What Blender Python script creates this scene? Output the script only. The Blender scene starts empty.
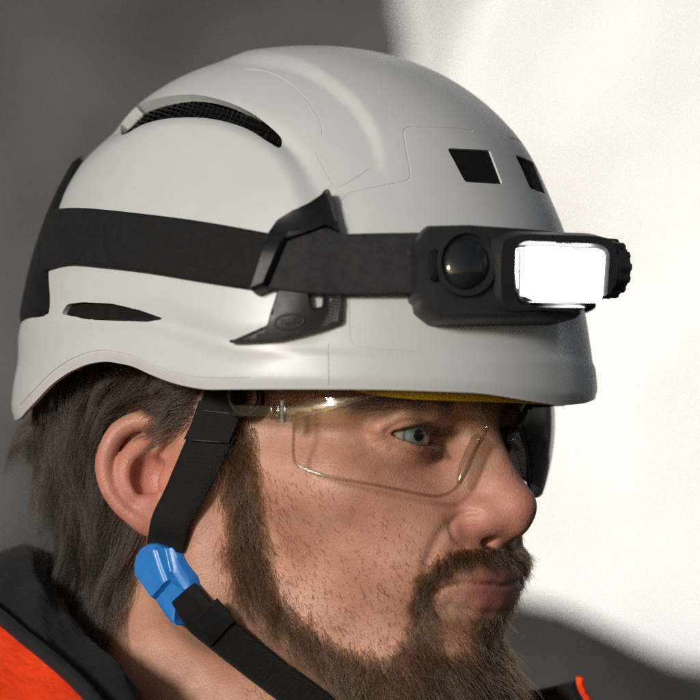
import bpy, bmesh, math, random
import numpy as np
from mathutils import Vector, Matrix
from mathutils.bvhtree import BVHTree
from mathutils.geometry import delaunay_2d_cdt
random.seed(7); rng = np.random.default_rng(7)
SC = bpy.context.scene
COL = SC.collection
R = math.radians

# ------------------------------------------------------------------ camera
# head frame: +X face forward, +Y the man's left, +Z up, origin between the ears
PHI = R(55.0); DIST = 1.30; PXM = 2335.0
RGT = np.array([math.sin(PHI), math.cos(PHI), 0.0])          # picture right
TOC = np.array([math.cos(PHI), -math.sin(PHI), 0.0])         # towards the camera
TGT = RGT * 0.0291 + np.array([0, 0, 0.0548])
CAM = TGT + TOC * DIST + np.array([0, 0, -0.064])
cam_d = bpy.data.cameras.new('camera'); cam = bpy.data.objects.new('camera', cam_d); COL.objects.link(cam)
cam.location = CAM
_q = (Vector(TGT) - Vector(CAM)).to_track_quat('-Z', 'Y'); cam.rotation_euler = _q.to_euler()
cam_d.sensor_width = 36.0
cam_d.lens = 36.0 * np.linalg.norm(TGT - CAM) * PXM / 700.0
cam_d.clip_start = 0.05; cam_d.clip_end = 200.0
cam_d.dof.use_dof = True; cam_d.dof.focus_distance = 1.235; cam_d.dof.aperture_fstop = 7.0
SC.camera = cam
_M = np.array(_q.to_matrix())                                 # columns: right, up, back
FPX = 700.0 * cam_d.lens / 36.0

# ------------------------------------------------------------------ light
SUN_AZ, SUN_EL = R(-84.0), R(13.0)
w = bpy.data.worlds.new('World'); SC.world = w; w.use_nodes = True
nt = w.node_tree; sky = nt.nodes.new('ShaderNodeTexSky'); sky.sky_type = 'NISHITA'; sky.sun_disc = False
sky.air_density = .8; sky.dust_density = 2.0; sky.ozone_density = 0.4; sky.sun_elevation = SUN_EL; sky.sun_rotation = R(90) - SUN_AZ
nt.links.new(sky.outputs[0], nt.nodes['Background'].inputs[0]); nt.nodes['Background'].inputs[1].default_value = 0.05
sd = bpy.data.lights.new('sun', 'SUN'); sd.energy = 2.7; sd.angle = R(9); sd.color = (1.0, 0.982, 0.955)
sun = bpy.data.objects.new('sun', sd); COL.objects.link(sun)
sun.rotation_euler = Vector((math.cos(SUN_AZ) * math.cos(SUN_EL), math.sin(SUN_AZ) * math.cos(SUN_EL), math.sin(SUN_EL))).to_track_quat('Z', 'Y').to_euler()
SC.view_settings.view_transform = 'Standard'; SC.view_settings.look = 'None'
SC.view_settings.gamma = 1.0; SC.view_settings.exposure = 0.18
SC.cycles.max_bounces = 10; SC.cycles.transparent_max_bounces = 24
SC.cycles.use_denoising = False; SC.cycles.sample_clamp_indirect = 6

# ------------------------------------------------------------------ helpers
def proj(P):
    Q = (np.asarray(P, float) - CAM) @ _M
    return np.stack([350 + FPX * Q[..., 0] / -Q[..., 2], 350 - FPX * Q[..., 1] / -Q[..., 2]], -1)
def ray(px, py):
    d = _M @ np.array([(px - 350) / FPX, (350 - py) / FPX, -1.0])
    return d / np.linalg.norm(d)
def unproj(px, py, wdep):
    """point on the sight line of a pixel whose depth towards the camera is wdep"""
    d = ray(px, py); t = (wdep - CAM @ TOC) / (d @ TOC)
    return CAM + d * t
def on_plane(px, py, P0, n):
    d = ray(px, py); return CAM + d * (((P0 - CAM) @ n) / (d @ n))
def norm(v): return v / (np.linalg.norm(v, axis=-1, keepdims=True) + 1e-12)
def sstep(a, b, x):
    t = np.clip((x - a) / (b - a), 0, 1); return t * t * (3 - 2 * t)
def inside(poly, P):
    poly = np.asarray(poly, float); P = np.asarray(P, float); c = np.zeros(P.shape[:-1], bool)
    x, y = P[..., 0], P[..., 1]
    for i in range(len(poly)):
        x0, y0 = poly[i - 1]; x1, y1 = poly[i]
        if y0 == y1: continue
        m = ((y0 > y) != (y1 > y)) & (x < (x1 - x0) * (y - y0) / (y1 - y0) + x0); c ^= m
    return c
def line_dist(pts, P, closed=False):
    pts = np.asarray(pts, float); P = np.asarray(P, float); best = np.full(P.shape[:-1], 1e9)
    n = len(pts)
    for i in range(n if closed else n - 1):
        a, b = pts[i], pts[(i + 1) % n]; ab = b - a
        t = np.clip(((P - a) @ ab) / (ab @ ab + 1e-15), 0, 1)
        best = np.minimum(best, np.linalg.norm(P - a - t[..., None] * ab, axis=-1))
    return best
def sdist(poly, P):
    return np.where(inside(poly, P), 1.0, -1.0) * line_dist(poly, P, True)   # + inside
def catmull(pts, n, closed=False):
    pts = np.asarray(pts, float); m = len(pts); out = []
    segs = m if closed else m - 1
    for i in range(segs):
        if closed: p0, p1, p2, p3 = pts[(i - 1) % m], pts[i], pts[(i + 1) % m], pts[(i + 2) % m]
        else: p0, p1, p2, p3 = pts[max(i - 1, 0)], pts[i], pts[i + 1], pts[min(i + 2, m - 1)]
        for k in range(n):
            t = k / n
            out.append(.5 * (2 * p1 + (p2 - p0) * t + (2 * p0 - 5 * p1 + 4 * p2 - p3) * t * t + (3 * p1 - p0 - 3 * p2 + p3) * t ** 3))
    if not closed: out.append(pts[-1])
    return np.array(out)
def round_poly(poly, r, k=4):
    poly = np.asarray(poly, float); out = []; m = len(poly)
    for i in range(m):
        a, b, c = poly[i - 1], poly[i], poly[(i + 1) % m]
        la, lc = np.linalg.norm(a - b), np.linalg.norm(c - b); q = min(r, la * .45, lc * .45)
        p, s = b + (a - b) / la * q, b + (c - b) / lc * q
        for j in range(k + 1):
            t = j / k; out.append((1 - t) ** 2 * p + 2 * t * (1 - t) * b + t * t * s)
    return np.array(out)
def resample(pts, step, closed=False):
    pts = np.asarray(pts, float)
    if closed: pts = np.vstack([pts, pts[:1]])
    L = np.r_[0, np.cumsum(np.linalg.norm(np.diff(pts, axis=0), axis=1))]
    n = max(2, int(round(L[-1] / step))); s = np.linspace(0, L[-1], n + 1)
    q = np.stack([np.interp(s, L, pts[:, k]) for k in range(pts.shape[1])], -1)
    return q[:-1] if closed else q

def tag(o, label=None, cat=None, group=None, kind=None):
    if label: o['label'] = label
    if cat: o['category'] = cat
    if group: o['group'] = group
    if kind: o['kind'] = kind
    return o
def empty(name, loc=(0, 0, 0)):
    o = bpy.data.objects.new(name, None); o.location = loc; o.empty_display_size = .02; COL.objects.link(o); return o
def link(name, me, mat, parent=None):
    o = bpy.data.objects.new(name, me); COL.objects.link(o)
    if mat is not None and len(me.materials) == 0: me.materials.append(mat)
    if parent is not None:
        o.parent = parent; o.matrix_parent_inverse = Matrix.Translation(-Vector(parent.location)) if parent.parent is None else Matrix()
    return o
def mesh(name, V, F, smooth=True, angle=None):
    me = bpy.data.meshes.new(name)
    V = np.asarray(V, float)
    me.from_pydata(V.tolist(), [], [tuple(int(i) for i in f) for f in F]); me.validate()
    bm = bmesh.new(); bm.from_mesh(me); bmesh.ops.recalc_face_normals(bm, faces=bm.faces); bm.to_mesh(me); bm.free()
    if smooth:
        me.shade_smooth()
        if angle: me.set_sharp_from_angle(angle=R(angle))
    return me
def part(name, V, F, mat, parent=None, angle=40, smooth=True):
    return link(name, mesh(name, V, F, smooth, angle), mat, parent)
def tube_vf(pts, rad, sides=8, closed=False, caps=True):
    pts = np.asarray(pts, float); n = len(pts); rad = np.broadcast_to(rad, n)
    if closed: tan = norm(np.roll(pts, -1, 0) - np.roll(pts, 1, 0))
    else: tan = norm(np.gradient(pts, axis=0))
    up = np.array([.123, .31, .94]); V = []; F = []
    a = np.cross(tan[0], up); a /= np.linalg.norm(a)
    for i in range(n):
        a = a - tan[i] * (a @ tan[i]); a /= np.linalg.norm(a); b = np.cross(tan[i], a)
        for k in range(sides):
            t = 2 * math.pi * k / sides; V.append(pts[i] + rad[i] * (math.cos(t) * a + math.sin(t) * b))
    for i in range(n if closed else n - 1):
        j = (i + 1) % n
        for k in range(sides):
            k2 = (k + 1) % sides; F.append((i * sides + k, i * sides + k2, j * sides + k2, j * sides + k))
    if not closed and caps:
        F.append(tuple(range(sides))[::-1]); F.append(tuple((n - 1) * sides + k for k in range(sides)))
    return np.array(V), F
def box_vf(c, ex, ey, ez):
    """box from centre and three half-extent vectors"""
    c, ex, ey, ez = map(lambda v: np.asarray(v, float), (c, ex, ey, ez))
    V = [c + i * ex + j * ey + k * ez for i in (-1, 1) for j in (-1, 1) for k in (-1, 1)]
    return V, [(0, 1, 3, 2), (4, 6, 7, 5), (0, 4, 5, 1), (2, 3, 7, 6), (0, 2, 6, 4), (1, 5, 7, 3)]
def bevel(o, wd=.0006, seg=2):
    m = o.modifiers.new('bevel', 'BEVEL'); m.width = wd; m.segments = seg; m.limit_method = 'ANGLE'; m.angle_limit = R(35); return o
def join(*vfs):
    V = []; F = []; n = 0
    for v, f in vfs:
        V.append(np.asarray(v, float)); F += [tuple(i + n for i in q) for q in f]; n += len(v)
    return np.vstack(V), F
def mirror(o, parent=None):
    """copy of a part on the other side of the head"""
    me = o.data.copy(); co = np.empty(len(me.vertices) * 3); me.vertices.foreach_get('co', co); co[1::3] *= -1
    me.vertices.foreach_set('co', co); me.flip_normals(); me.update()
    c = o.copy(); c.data = me; COL.objects.link(c); mi = o.matrix_parent_inverse.copy(); c.parent = parent or o.parent; c.matrix_parent_inverse = mi; return c

# ------------------------------------------------------------------ materials
def nodes(name):
    m = bpy.data.materials.new(name); m.use_nodes = True
    return m, m.node_tree, m.node_tree.nodes['Principled BSDF']
def setp(b, **k):
    for n, v in k.items():
        n = n.replace('_', ' '); b.inputs[n].default_value = v
def noise(nt, scale, detail=4, rough=.6, coord='Object', dim=None):
    tc = nt.nodes.new('ShaderNodeTexCoord'); n = nt.nodes.new('ShaderNodeTexNoise')
    n.inputs['Scale'].default_value = scale; n.inputs['Detail'].default_value = detail; n.inputs['Roughness'].default_value = rough
    nt.links.new(tc.outputs[coord], n.inputs['Vector']); return n
def ramp(nt, src, stops):
    r = nt.nodes.new('ShaderNodeValToRGB'); e = r.color_ramp.elements
    while len(e) < len(stops): e.new(.5)
    for el, (p, c) in zip(e, stops):
        el.position = p; el.color = (*c, 1) if len(c) == 3 else c
    nt.links.new(src, r.inputs[0]); return r
def bump(nt, src, bsdf, strength=.3, dist=.001, prev=None):
    b = nt.nodes.new('ShaderNodeBump'); b.inputs['Strength'].default_value = strength; b.inputs['Distance'].default_value = dist
    nt.links.new(src, b.inputs['Height'])
    if prev is not None: nt.links.new(prev.outputs[0], b.inputs['Normal'])
    nt.links.new(b.outputs[0], bsdf.inputs['Normal']); return b
def plastic(name, col, rough=.4, var=.12, nscale=120, bscale=900, bstr=.08, bdist=.0004, spec=.5, coat=0):
    m, nt, b = nodes(name)
    n = noise(nt, nscale); c = np.array(col)
    r = ramp(nt, n.outputs[0], [(.3, tuple(c * (1 - var))), (.7, tuple(np.minimum(c * (1 + var), 1)))])
    nt.links.new(r.outputs[0], b.inputs['Base Color'])
    rr = ramp(nt, noise(nt, nscale * .6).outputs[0], [(.3, (rough * .85,) * 3), (.7, (min(rough * 1.2, 1),) * 3)])
    nt.links.new(rr.outputs[0], b.inputs['Roughness'])
    bump(nt, noise(nt, bscale, 2).outputs[0], b, bstr, bdist)
    b.inputs['Specular IOR Level'].default_value = spec; b.inputs['Coat Weight'].default_value = coat
    return m
M_SHELL = plastic('helmet_plastic', (.47, .478, .476), .38, .03, 30, 1400, .03, .0002)
nt = M_SHELL.node_tree; b = nt.nodes['Principled BSDF']; src = b.inputs['Base Color'].links[0].from_socket
sc_ = ramp(nt, noise(nt, 260, 6, .75).outputs[0], [(.66, (1, 1, 1)), (.74, (.80, .79, .76))]); sm_ = ramp(nt, noise(nt, 14, 5, .7).outputs[0], [(.35, (1, 1, 1)), (.75, (.90, .895, .88))])
for tex in (sc_, sm_):
    x = nt.nodes.new('ShaderNodeMix'); x.data_type = 'RGBA'; x.blend_type = 'MULTIPLY'; x.inputs[0].default_value = .7; nt.links.new(src, x.inputs[6]); nt.links.new(tex.outputs[0], x.inputs[7]); src = x.outputs[2]
nt.links.new(src, b.inputs['Base Color'])
M_BLACK = plastic('black_plastic', (.006, .006, .0065), .40, .25, 150, 1600, .12, .0003, .3)
M_GREY = plastic('charcoal_plastic', (.017, .017, .018), .42, .2, 150, 1800, .12, .0003, .35)
M_LINER = plastic('dark_liner', (.005, .005, .005), .8, .3, 200, 700, .2, .0006, .2)
M_BLUE = plastic('blue_plastic', (.014, .145, .44), .36, .08, 150, 1500, .10, .0003, .5)
M_YEL = plastic('yellow_foam', (.80, .55, .03), .7, .1, 200, 1500, .3, .0005, .2)
M_ORANGE_BIT = plastic('orange_foam', (.8, .14, .02), .6, .1, 200, 900, .2, .0005, .3)
def webbing(name, col, scale=6500.0, rough=.75, axis='Z'):
    m, nt, b = nodes(name)
    tc = nt.nodes.new('ShaderNodeTexCoord'); hs = []
    for ax in ((1, 0, 0), (0, .3, 1)):
        mp = nt.nodes.new('ShaderNodeVectorMath'); mp.operation = 'DOT_PRODUCT'; mp.inputs[1].default_value = ax
        nt.links.new(tc.outputs['UV'], mp.inputs[0])
        s = nt.nodes.new('ShaderNodeMath'); s.operation = 'MULTIPLY'; s.inputs[1].default_value = scale
        nt.links.new(mp.outputs['Value'], s.inputs[0])
        q = nt.nodes.new('ShaderNodeMath'); q.operation = 'SINE'; nt.links.new(s.outputs[0], q.inputs[0]); hs.append(q)
    mu = nt.nodes.new('ShaderNodeMath'); mu.operation = 'MULTIPLY'
    uvm = nt.nodes.new('ShaderNodeMapping')
    nt.links.new(hs[0].outputs[0], mu.inputs[0]); nt.links.new(hs[1].outputs[0], mu.inputs[1])
    nz = noise(nt, 260, 5, .7); c = np.array(col)
    r = ramp(nt, nz.outputs[0], [(.3, tuple(c * .7)), (.75, tuple(c * 1.5))]); nt.links.new(r.outputs[0], b.inputs['Base Color'])
    setp(b, Roughness=rough); b.inputs['Specular IOR Level'].default_value = .18
    b.inputs['Sheen Weight'].default_value = .03
    b1 = bump(nt, noise(nt, 1500, 3).outputs[0], b, .35, .0004)
    bump(nt, mu.outputs[0], b, .35, .0003, b1)
    return m
M_WEB = webbing('black_webbing', (.0045, .0045, .005))
M_STRAP = webbing('elastic_strap', (.022, .022, .0235)); M_STRAP_DARK = webbing('dark_elastic_strap', (.0075, .0075, .008))
def skin_mat():
    m, nt, b = nodes('skin'); L = nt.links
    n1 = noise(nt, 55, 5, .6); base = ramp(nt, n1.outputs[0], [(.30, (.34, .165, .100)), (.55, (.43, .228, .148)), (.78, (.50, .29, .195))])
    def attr(n):
        a = nt.nodes.new('ShaderNodeAttribute'); a.attribute_name = n; return a.outputs['Fac']
    def mix(fac, a, col, blend='MIX', k=1.0):
        x = nt.nodes.new('ShaderNodeMix'); x.data_type = 'RGBA'; x.blend_type = blend
        mm = nt.nodes.new('ShaderNodeMath'); mm.operation = 'MULTIPLY'; mm.inputs[1].default_value = k; L.new(fac, mm.inputs[0])
        L.new(mm.outputs[0], x.inputs[0]); L.new(a, x.inputs[6]); x.inputs[7].default_value = (*col, 1); return x.outputs[2]
    c = mix(attr('red'), base.outputs[0], (.42, .12, .085), k=.5)
    c = mix(attr('roots'), c, (.055, .030, .018), k=.8)
    c = mix(attr('lip'), c, (.30, .098, .080), k=.9)
    fr = noise(nt, 420, 3, .6); frr = ramp(nt, fr.outputs[0], [(.62, (0, 0, 0)), (.72, (1, 1, 1))]); c = mix(frr.outputs[0], c, (.27, .12, .07), k=.35)
    po = nt.nodes.new('ShaderNodeTexVoronoi'); tc = nt.nodes.new('ShaderNodeTexCoord'); po.inputs['Scale'].default_value = 850
    L.new(tc.outputs['Object'], po.inputs['Vector'])
    L.new(c, b.inputs['Base Color'])
    rr = ramp(nt, noise(nt, 160, 4).outputs[0], [(.3, (.40,) * 3), (.7, (.60,) * 3)]); L.new(rr.outputs[0], b.inputs['Roughness'])
    b.inputs['Subsurface Weight'].default_value = .22; b.inputs['Subsurface Radius'].default_value = (1, .35, .18); b.inputs['Subsurface Scale'].default_value = .004
    b.inputs['Specular IOR Level'].default_value = .42
    b1 = bump(nt, noise(nt, 620, 6, .7).outputs[0], b, .22, .0008)
    pr = ramp(nt, po.outputs['Distance'], [(.0, (0, 0, 0)), (.5, (1, 1, 1))])
    bump(nt, pr.outputs[0], b, .28, .0004, b1)
    return m
M_SKIN = skin_mat()
def hair_mat(name, col, rnd=.25, rough=.35):
    m = bpy.data.materials.new(name); m.use_nodes = True; nt = m.node_tree; nt.nodes.remove(nt.nodes['Principled BSDF'])
    h = nt.nodes.new('ShaderNodeBsdfHairPrincipled'); h.parametrization = 'COLOR'
    hi = nt.nodes.new('ShaderNodeHairInfo')
    r = ramp(nt, hi.outputs['Random'], [(0, tuple(np.array(col) * .45)), (.55, col), (.9, tuple(np.array(col) * 1.6)), (1.0, tuple(np.array(col) * 4))])
    nt.links.new(r.outputs[0], h.inputs['Color']); h.inputs['Roughness'].default_value = rough; h.inputs['Radial Roughness'].default_value = .4
    h.inputs['Random Roughness'].default_value = .3; nt.links.new(hi.outputs['Random'], h.inputs['Random'])
    nt.links.new(h.outputs[0], nt.nodes['Material Output'].inputs[0]); return m
M_HAIR = hair_mat('brown_hair', (.017, .0105, .0062))
M_BEARD = hair_mat('beard_hair', (.036, .0200, .0085))
M_STUB = hair_mat('stubble_hair', (.012, .0065, .0035))
def glass_mat(name, tint, ior=1.5, rough=.02, refl=1.0):
    m = bpy.data.materials.new(name); m.use_nodes = True; nt = m.node_tree; nt.nodes.remove(nt.nodes['Principled BSDF'])
    t = nt.nodes.new('ShaderNodeBsdfTransparent'); t.inputs[0].default_value = (*tint, 1)
    g = nt.nodes.new('ShaderNodeBsdfGlossy'); g.inputs['Roughness'].default_value = rough
    f = nt.nodes.new('ShaderNodeFresnel'); ge = nt.nodes.new('ShaderNodeNewGeometry'); mr = nt.nodes.new('ShaderNodeMapRange')
    mr.inputs['To Min'].default_value = ior; mr.inputs['To Max'].default_value = 1 / ior; nt.links.new(ge.outputs['Backfacing'], mr.inputs['Value']); nt.links.new(mr.outputs[0], f.inputs[0])
    mu = nt.nodes.new('ShaderNodeMath'); mu.operation = 'MULTIPLY'; mu.inputs[1].default_value = refl; nt.links.new(f.outputs[0], mu.inputs[0])
    x = nt.nodes.new('ShaderNodeMixShader'); nt.links.new(mu.outputs[0], x.inputs[0]); nt.links.new(t.outputs[0], x.inputs[1]); nt.links.new(g.outputs[0], x.inputs[2])
    nt.links.new(x.outputs[0], nt.nodes['Material Output'].inputs[0]); return m
M_LENS = glass_mat('clear_lens', (.997, .996, .985), 1.42, .03, .45)
M_LENS_EDGE = glass_mat('lens_edge', (.80, .77, .70), 1.7, .10)
M_LENS_SHADE = glass_mat('shade_tinted_lens', (.16, .16, .17), 1.5, .05)  # far copy of the clear lens, with its shade put into the tint
M_CLEAR = glass_mat('clear_plastic', (.86, .84, .80), 1.9, .10)

# ================================================================== SETTING
def rock_mat(name, c0, c1, sc=3.0, rough=.9):
    m, nt, b = nodes(name)
    n = noise(nt, sc, 8, .65); r = ramp(nt, n.outputs[0], [(.35, c0), (.68, c1)])
    nt.links.new(r.outputs[0], b.inputs['Base Color']); setp(b, Roughness=rough)
    bump(nt, noise(nt, sc * 8, 8, .7).outputs[0], b, .5, .02); return m
def vnoise2(x, y, seed):
    r = np.random.default_rng(seed); T = r.random((64, 64))
    xi = np.floor(x).astype(int); yi = np.floor(y).astype(int); fx = x - xi; fy = y - yi
    fx = fx * fx * (3 - 2 * fx); fy = fy * fy * (3 - 2 * fy)
    g = lambda a, c: T[a % 64, c % 64]
    return (g(xi, yi) * (1 - fx) + g(xi + 1, yi) * fx) * (1 - fy) + (g(xi, yi + 1) * (1 - fx) + g(xi + 1, yi + 1) * fx) * fy - .5
def fbm(x, y, seed, o=4):
    return sum(vnoise2(x * 2 ** k, y * 2 ** k, seed + k) / 2 ** k for k in range(o))
BACK = -TOC
def wall_sheet(name, d, s0, s1, z0, z1, amp, mat, seed, nx=120, nz=110, freq=1.3, lean=0.0, ret=0.0, flip=1):
    """rock face across the view, d metres behind the man; ret = depth its right end turns back"""
    S, Z = np.meshgrid(np.linspace(s0, s1, nx), np.linspace(z0, z1, nz), indexing='ij')
    D = d + amp * fbm(S * freq + 9, Z * freq + 5, seed) + lean * (Z - z0)
    E = S.copy()
    if ret:
        k = sstep(s1 - .12, s1, S); D = D + ret * k; E = S + .10 * fbm(Z * 2, Z * 0 + 3, seed + 9) * sstep(s1 - .6, s1, S)
    P = flip * E[..., None] * RGT + D[..., None] * BACK; P[..., 2] += Z
    V = P.reshape(-1, 3); F = [(i * nz + j, (i + 1) * nz + j, (i + 1) * nz + j + 1, i * nz + j + 1) for i in range(nx - 1) for j in range(nz - 1)]
    o = part(name, V, F, mat, None, None); return o
FLOOR = -1.62
g = np.linspace(-40, 40, 81); GX, GY = np.meshgrid(g, g, indexing='ij'); GZ = FLOOR + .06 * fbm(GX * .7, GY * .7, 3)
n = len(g); gr = part('ground', np.stack([GX, GY, GZ], -1).reshape(-1, 3), [(i * n + j, (i + 1) * n + j, (i + 1) * n + j + 1, i * n + j + 1) for i in range(n - 1) for j in range(n - 1)],
            rock_mat('ground_gravel', (.03, .03, .03), (.07, .068, .065), 2.0), None, None); tag(gr, kind='structure')
o = wall_sheet('rock_wall', 5.0, -7.0, 5.0, FLOOR - .1, 5.0, .45, rock_mat('dark_rock', (.016, .016, .0155), (.120, .120, .122), .8), 11, freq=.9)
tag(o, 'dark grey rock face out of focus behind the helmet', 'rock wall', kind='structure')
o = wall_sheet('pale_wall', 2.9, -1.9, -.09, FLOOR - .1, 2.3, .22, rock_mat('pale_snow', (.82, .83, .84), (.95, .95, .95), 1.6), 23, freq=.9, ret=1.0, flip=-1)
tag(o, 'bright white snow covered wall out of focus on the right', 'wall', kind='structure')
def ledge():
    nx, nz = 90, 40; S, T = np.meshgrid(np.linspace(.12, 3.0, nx), np.linspace(0, 1, nz), indexing='ij')
    top = -.135 + .10 * fbm(S * 2.2, S * 0, 41); Z = FLOOR - .1 + (top - FLOOR + .1) * np.sin(np.clip(T / .8, 0, 1) * math.pi / 2)
    D = 2.25 + .3 * np.clip(T - .55, 0, 1) * 2 + .15 * fbm(S * 1.5, T * 5, 44) - .25 * (1 - T); Z = Z - .15 * np.clip((T - .85) / .15, 0, 1)
    P = S[..., None] * RGT + D[..., None] * BACK; P[..., 2] += Z
    o = part('rock_ledge', P.reshape(-1, 3), [(i * nz + j, (i + 1) * nz + j, (i + 1) * nz + j + 1, i * nz + j + 1) for i in range(nx - 1) for j in range(nz - 1)],
             rock_mat('ledge_rock', (.02, .02, .02), (.05, .05, .05), 3), None, None)
    tag(o, 'dark low rock ledge in front of the bright wall', 'rock ledge', kind='structure')
ledge()

# ================================================================== HEAD (signed distance sculpt -> mesh)
H = .001
X0, X1, Y0, Z0, Z1 = -.125, .135, -.100, -.215, .142
gx = np.arange(X0, X1 + H / 2, H, dtype=np.float32); gy = np.arange(Y0, H / 2, H, dtype=np.float32); gz = np.arange(Z0, Z1 + H / 2, H, dtype=np.float32)
FLD = np.full((len(gx), len(gy), len(gz)), .3, np.float32)
def sub(lo, hi, pad):
    sl = []
    for g, a, b in zip((gx, gy, gz), lo, hi):
        i0 = int(np.clip(np.searchsorted(g, a - pad), 0, len(g))); i1 = int(np.clip(np.searchsorted(g, b + pad), 0, len(g))); sl.append(slice(i0, i1))
    return tuple(sl)
def grid(sl): return gx[sl[0]][:, None, None], gy[sl[1]][None, :, None], gz[sl[2]][None, None, :]
def smin(a, b, k):
    h = np.clip(k - np.abs(a - b), 0, None) / k; return np.minimum(a, b) - h * h * k * .25
def d_ell(c, r, sl, B=None):
    x, y, z = grid(sl); x, y, z = x - c[0], y - c[1], z - c[2]
    if B is not None: x, y, z = (B[i][0] * x + B[i][1] * y + B[i][2] * z for i in range(3))
    k0 = np.sqrt((x / r[0]) ** 2 + (y / r[1]) ** 2 + (z / r[2]) ** 2); k1 = np.sqrt((x / r[0] ** 2) ** 2 + (y / r[1] ** 2) ** 2 + (z / r[2] ** 2) ** 2)
    return (k0 * (k0 - 1) / (k1 + 1e-9)).astype(np.float32)
def d_cone(a, b, r1, r2, sl):
    x, y, z = grid(sl); a = np.array(a); ab = np.array(b) - a; L2 = ab @ ab
    t = np.clip(((x - a[0]) * ab[0] + (y - a[1]) * ab[1] + (z - a[2]) * ab[2]) / L2, 0, 1)
    return (np.sqrt((x - a[0] - t * ab[0]) ** 2 + (y - a[1] - t * ab[1]) ** 2 + (z - a[2] - t * ab[2]) ** 2) - (r1 + (r2 - r1) * t)).astype(np.float32)
def put(sl, d, k, op):
    f = FLD[sl]
    if op > 0: FLD[sl] = smin(f, d, k)
    else: FLD[sl] = -smin(-f, d, k)
def ell(c, r, k=.01, op=1, B=None):
    m = max(r); sl = sub([c[i] - m for i in range(3)], [c[i] + m for i in range(3)], k + .004); put(sl, d_ell(c, r, sl, B), k, op)
def cone(a, b, r1, r2, k=.01, op=1):
    m = max(r1, r2); sl = sub([min(a[i], b[i]) - m for i in range(3)], [max(a[i], b[i]) + m for i in range(3)], k + .004); put(sl, d_cone(a, b, r1, r2, sl), k, op)
def path(pts, rads, k, op=1):
    for i in range(len(pts) - 1): cone(pts[i], pts[i + 1], rads[i], rads[i + 1], k, op)
FULL = sub((X0, Y0, Z0), (X1, 0, Z1), .01)
FLD[:] = d_ell((-.012, 0, .048), (.100, .073, .088), FULL)
for c, r, k in (((.038, 0, -.004), (.060, .058, .090), .03), ((.060, 0, -.034), (.044, .043, .046), .02)): put(FULL, d_ell(c, r, FULL), k, 1)
put(FULL, d_cone((-.034, 0, -.02), (-.046, 0, -.25), .056, .062, FULL), .025, 1)
put(FULL, d_cone((.012, 0, -.085), (-.012, 0, -.25), .036, .046, FULL), .03, 1)
# jaw, cheeks, brow
cone((.004, -.052, -.046), (.072, -.020, -.082), .015, .017, .022)
cone((.006, -.059, .020), (.006, -.054, -.046), .013, .015, .02)
ell((.080, 0, -.082), (.023, .028, .020), .016)
ell((.060, -.044, -.006), (.024, .018, .016), .018)
cone((.060, -.052, -.001), (.008, -.064, .006), .010, .007, .014)
cone((.088, -.012, .036), (.066, -.051, .034), .012, .010, .014)
ell((.086, 0, .045), (.014, .035, .025), .02)
ell((.078, -.022, -.030), (.022, .020, .022), .02)
# eye socket and lids
EYE = np.array([.0808, -.0298, .0172]); ER = .0125
ell((.106, -.0300, .0150), (.021, .019, .0125), .012, -1)
cone((.090, -.0155, .0175), (.094, -.0130, .008), .006, .006, .010, -1)
ell(EYE, (.0145, .0150, .0145), .005)
path([(.083, -.0470, .0195), (.0905, -.0390, .0255), (.0955, -.0290, .0268), (.0945, -.0175, .0235)], [.0024, .0034, .0034, .0026], .006)
# nose
cone((.0940, 0, .024), (.1135, 0, -.010), .0076, .0084, .012)
ell((.094, 0, -.007), (.018, .0150, .020), .012)
ell((.1150, 0, -.0125), (.0108, .0096, .0092), .006)
ell((.1035, -.0132, -.0165), (.0110, .0062, .0080), .0035)
ell((.1100, -.0085, -.0165), (.0080, .0062, .0072), .005)
cone((.116, 0, -.0190), (.104, 0, -.0250), .0050, .0050, .006)
ell((.1060, -.0074, -.0266), (.0065, .0031, .0036), .0025, -1)
# lips
ell((.094, 0, -.0450), (.0165, .0260, .0170), .012)
path([(.1055, 0, -.0400), (.1035, -.010, -.0402), (.0925, -.0245, -.0452)], [.0057, .0054, .0024], .0035)
path([(.1030, 0, -.0512), (.1015, -.010, -.0508), (.0925, -.0235, -.0470)], [.0070, .0064, .0026], .0035)
# eye opening: almond seen from the front
def almond():
    sl = sub((.0815, -.052, .006), (.100, -.012, .028), .003); x, y, z = grid(sl)
    t = (y - EYE[1]); zc = EYE[2] - .0006 - .06 * t
    hu, hl, hw = .0040, .0042, .0148
    Ru = (hw ** 2 + hu ** 2) / (2 * hu); Rl = (hw ** 2 + hl ** 2) / (2 * hl)
    du = np.sqrt(t ** 2 + (z - zc + (Ru - hu)) ** 2) - Ru; dl = np.sqrt(t ** 2 + (z - zc - (Rl - hl)) ** 2) - Rl
    d = np.maximum(np.maximum(du, dl), .0800 - x).astype(np.float32); put(sl, d, .0012, -1)
almond()
# ear
ea = R(30); EO = np.array([-.004, -.0700, .001]); E1 = np.array([-math.cos(ea), -math.sin(ea), 0.]); EN = np.array([math.sin(ea), -math.cos(ea), 0.]); E2 = np.array([-.16, 0, .987])
E1 = norm(E1 - E2 * (E1 @ E2)); EN = norm(np.cross(E2, E1)); EN = EN if EN[1] < 0 else -EN
EB = np.array([E1, E2, EN])
def ep(p, q, n=0.): return EO + E1 * (p * .94) + E2 * (q * .87 - .0005) + EN * n
ell(ep(.013, .003, -.004), (.0155, .0225, .0042), .004, 1, EB)
cone(ep(.006, .008, -.008), ep(.006, -.010, -.008), .007, .006, .008)
helix = [ep(.006, .004, -.001), ep(.000, .012, .001), ep(.001, .021, .002), ep(.010, .0275, .003), ep(.021, .024, .003), ep(.0285, .012, .0025), ep(.0285, -.001, .002), ep(.0235, -.012, .0015), ep(.0165, -.0195, .001)]
hx = catmull(np.array(helix), 3); path([tuple(p) for p in hx], list(np.interp(np.linspace(0, 1, len(hx)), [0, .2, .5, .8, 1], [.0022, .0030, .0036, .0030, .0030])), .0022)
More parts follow.
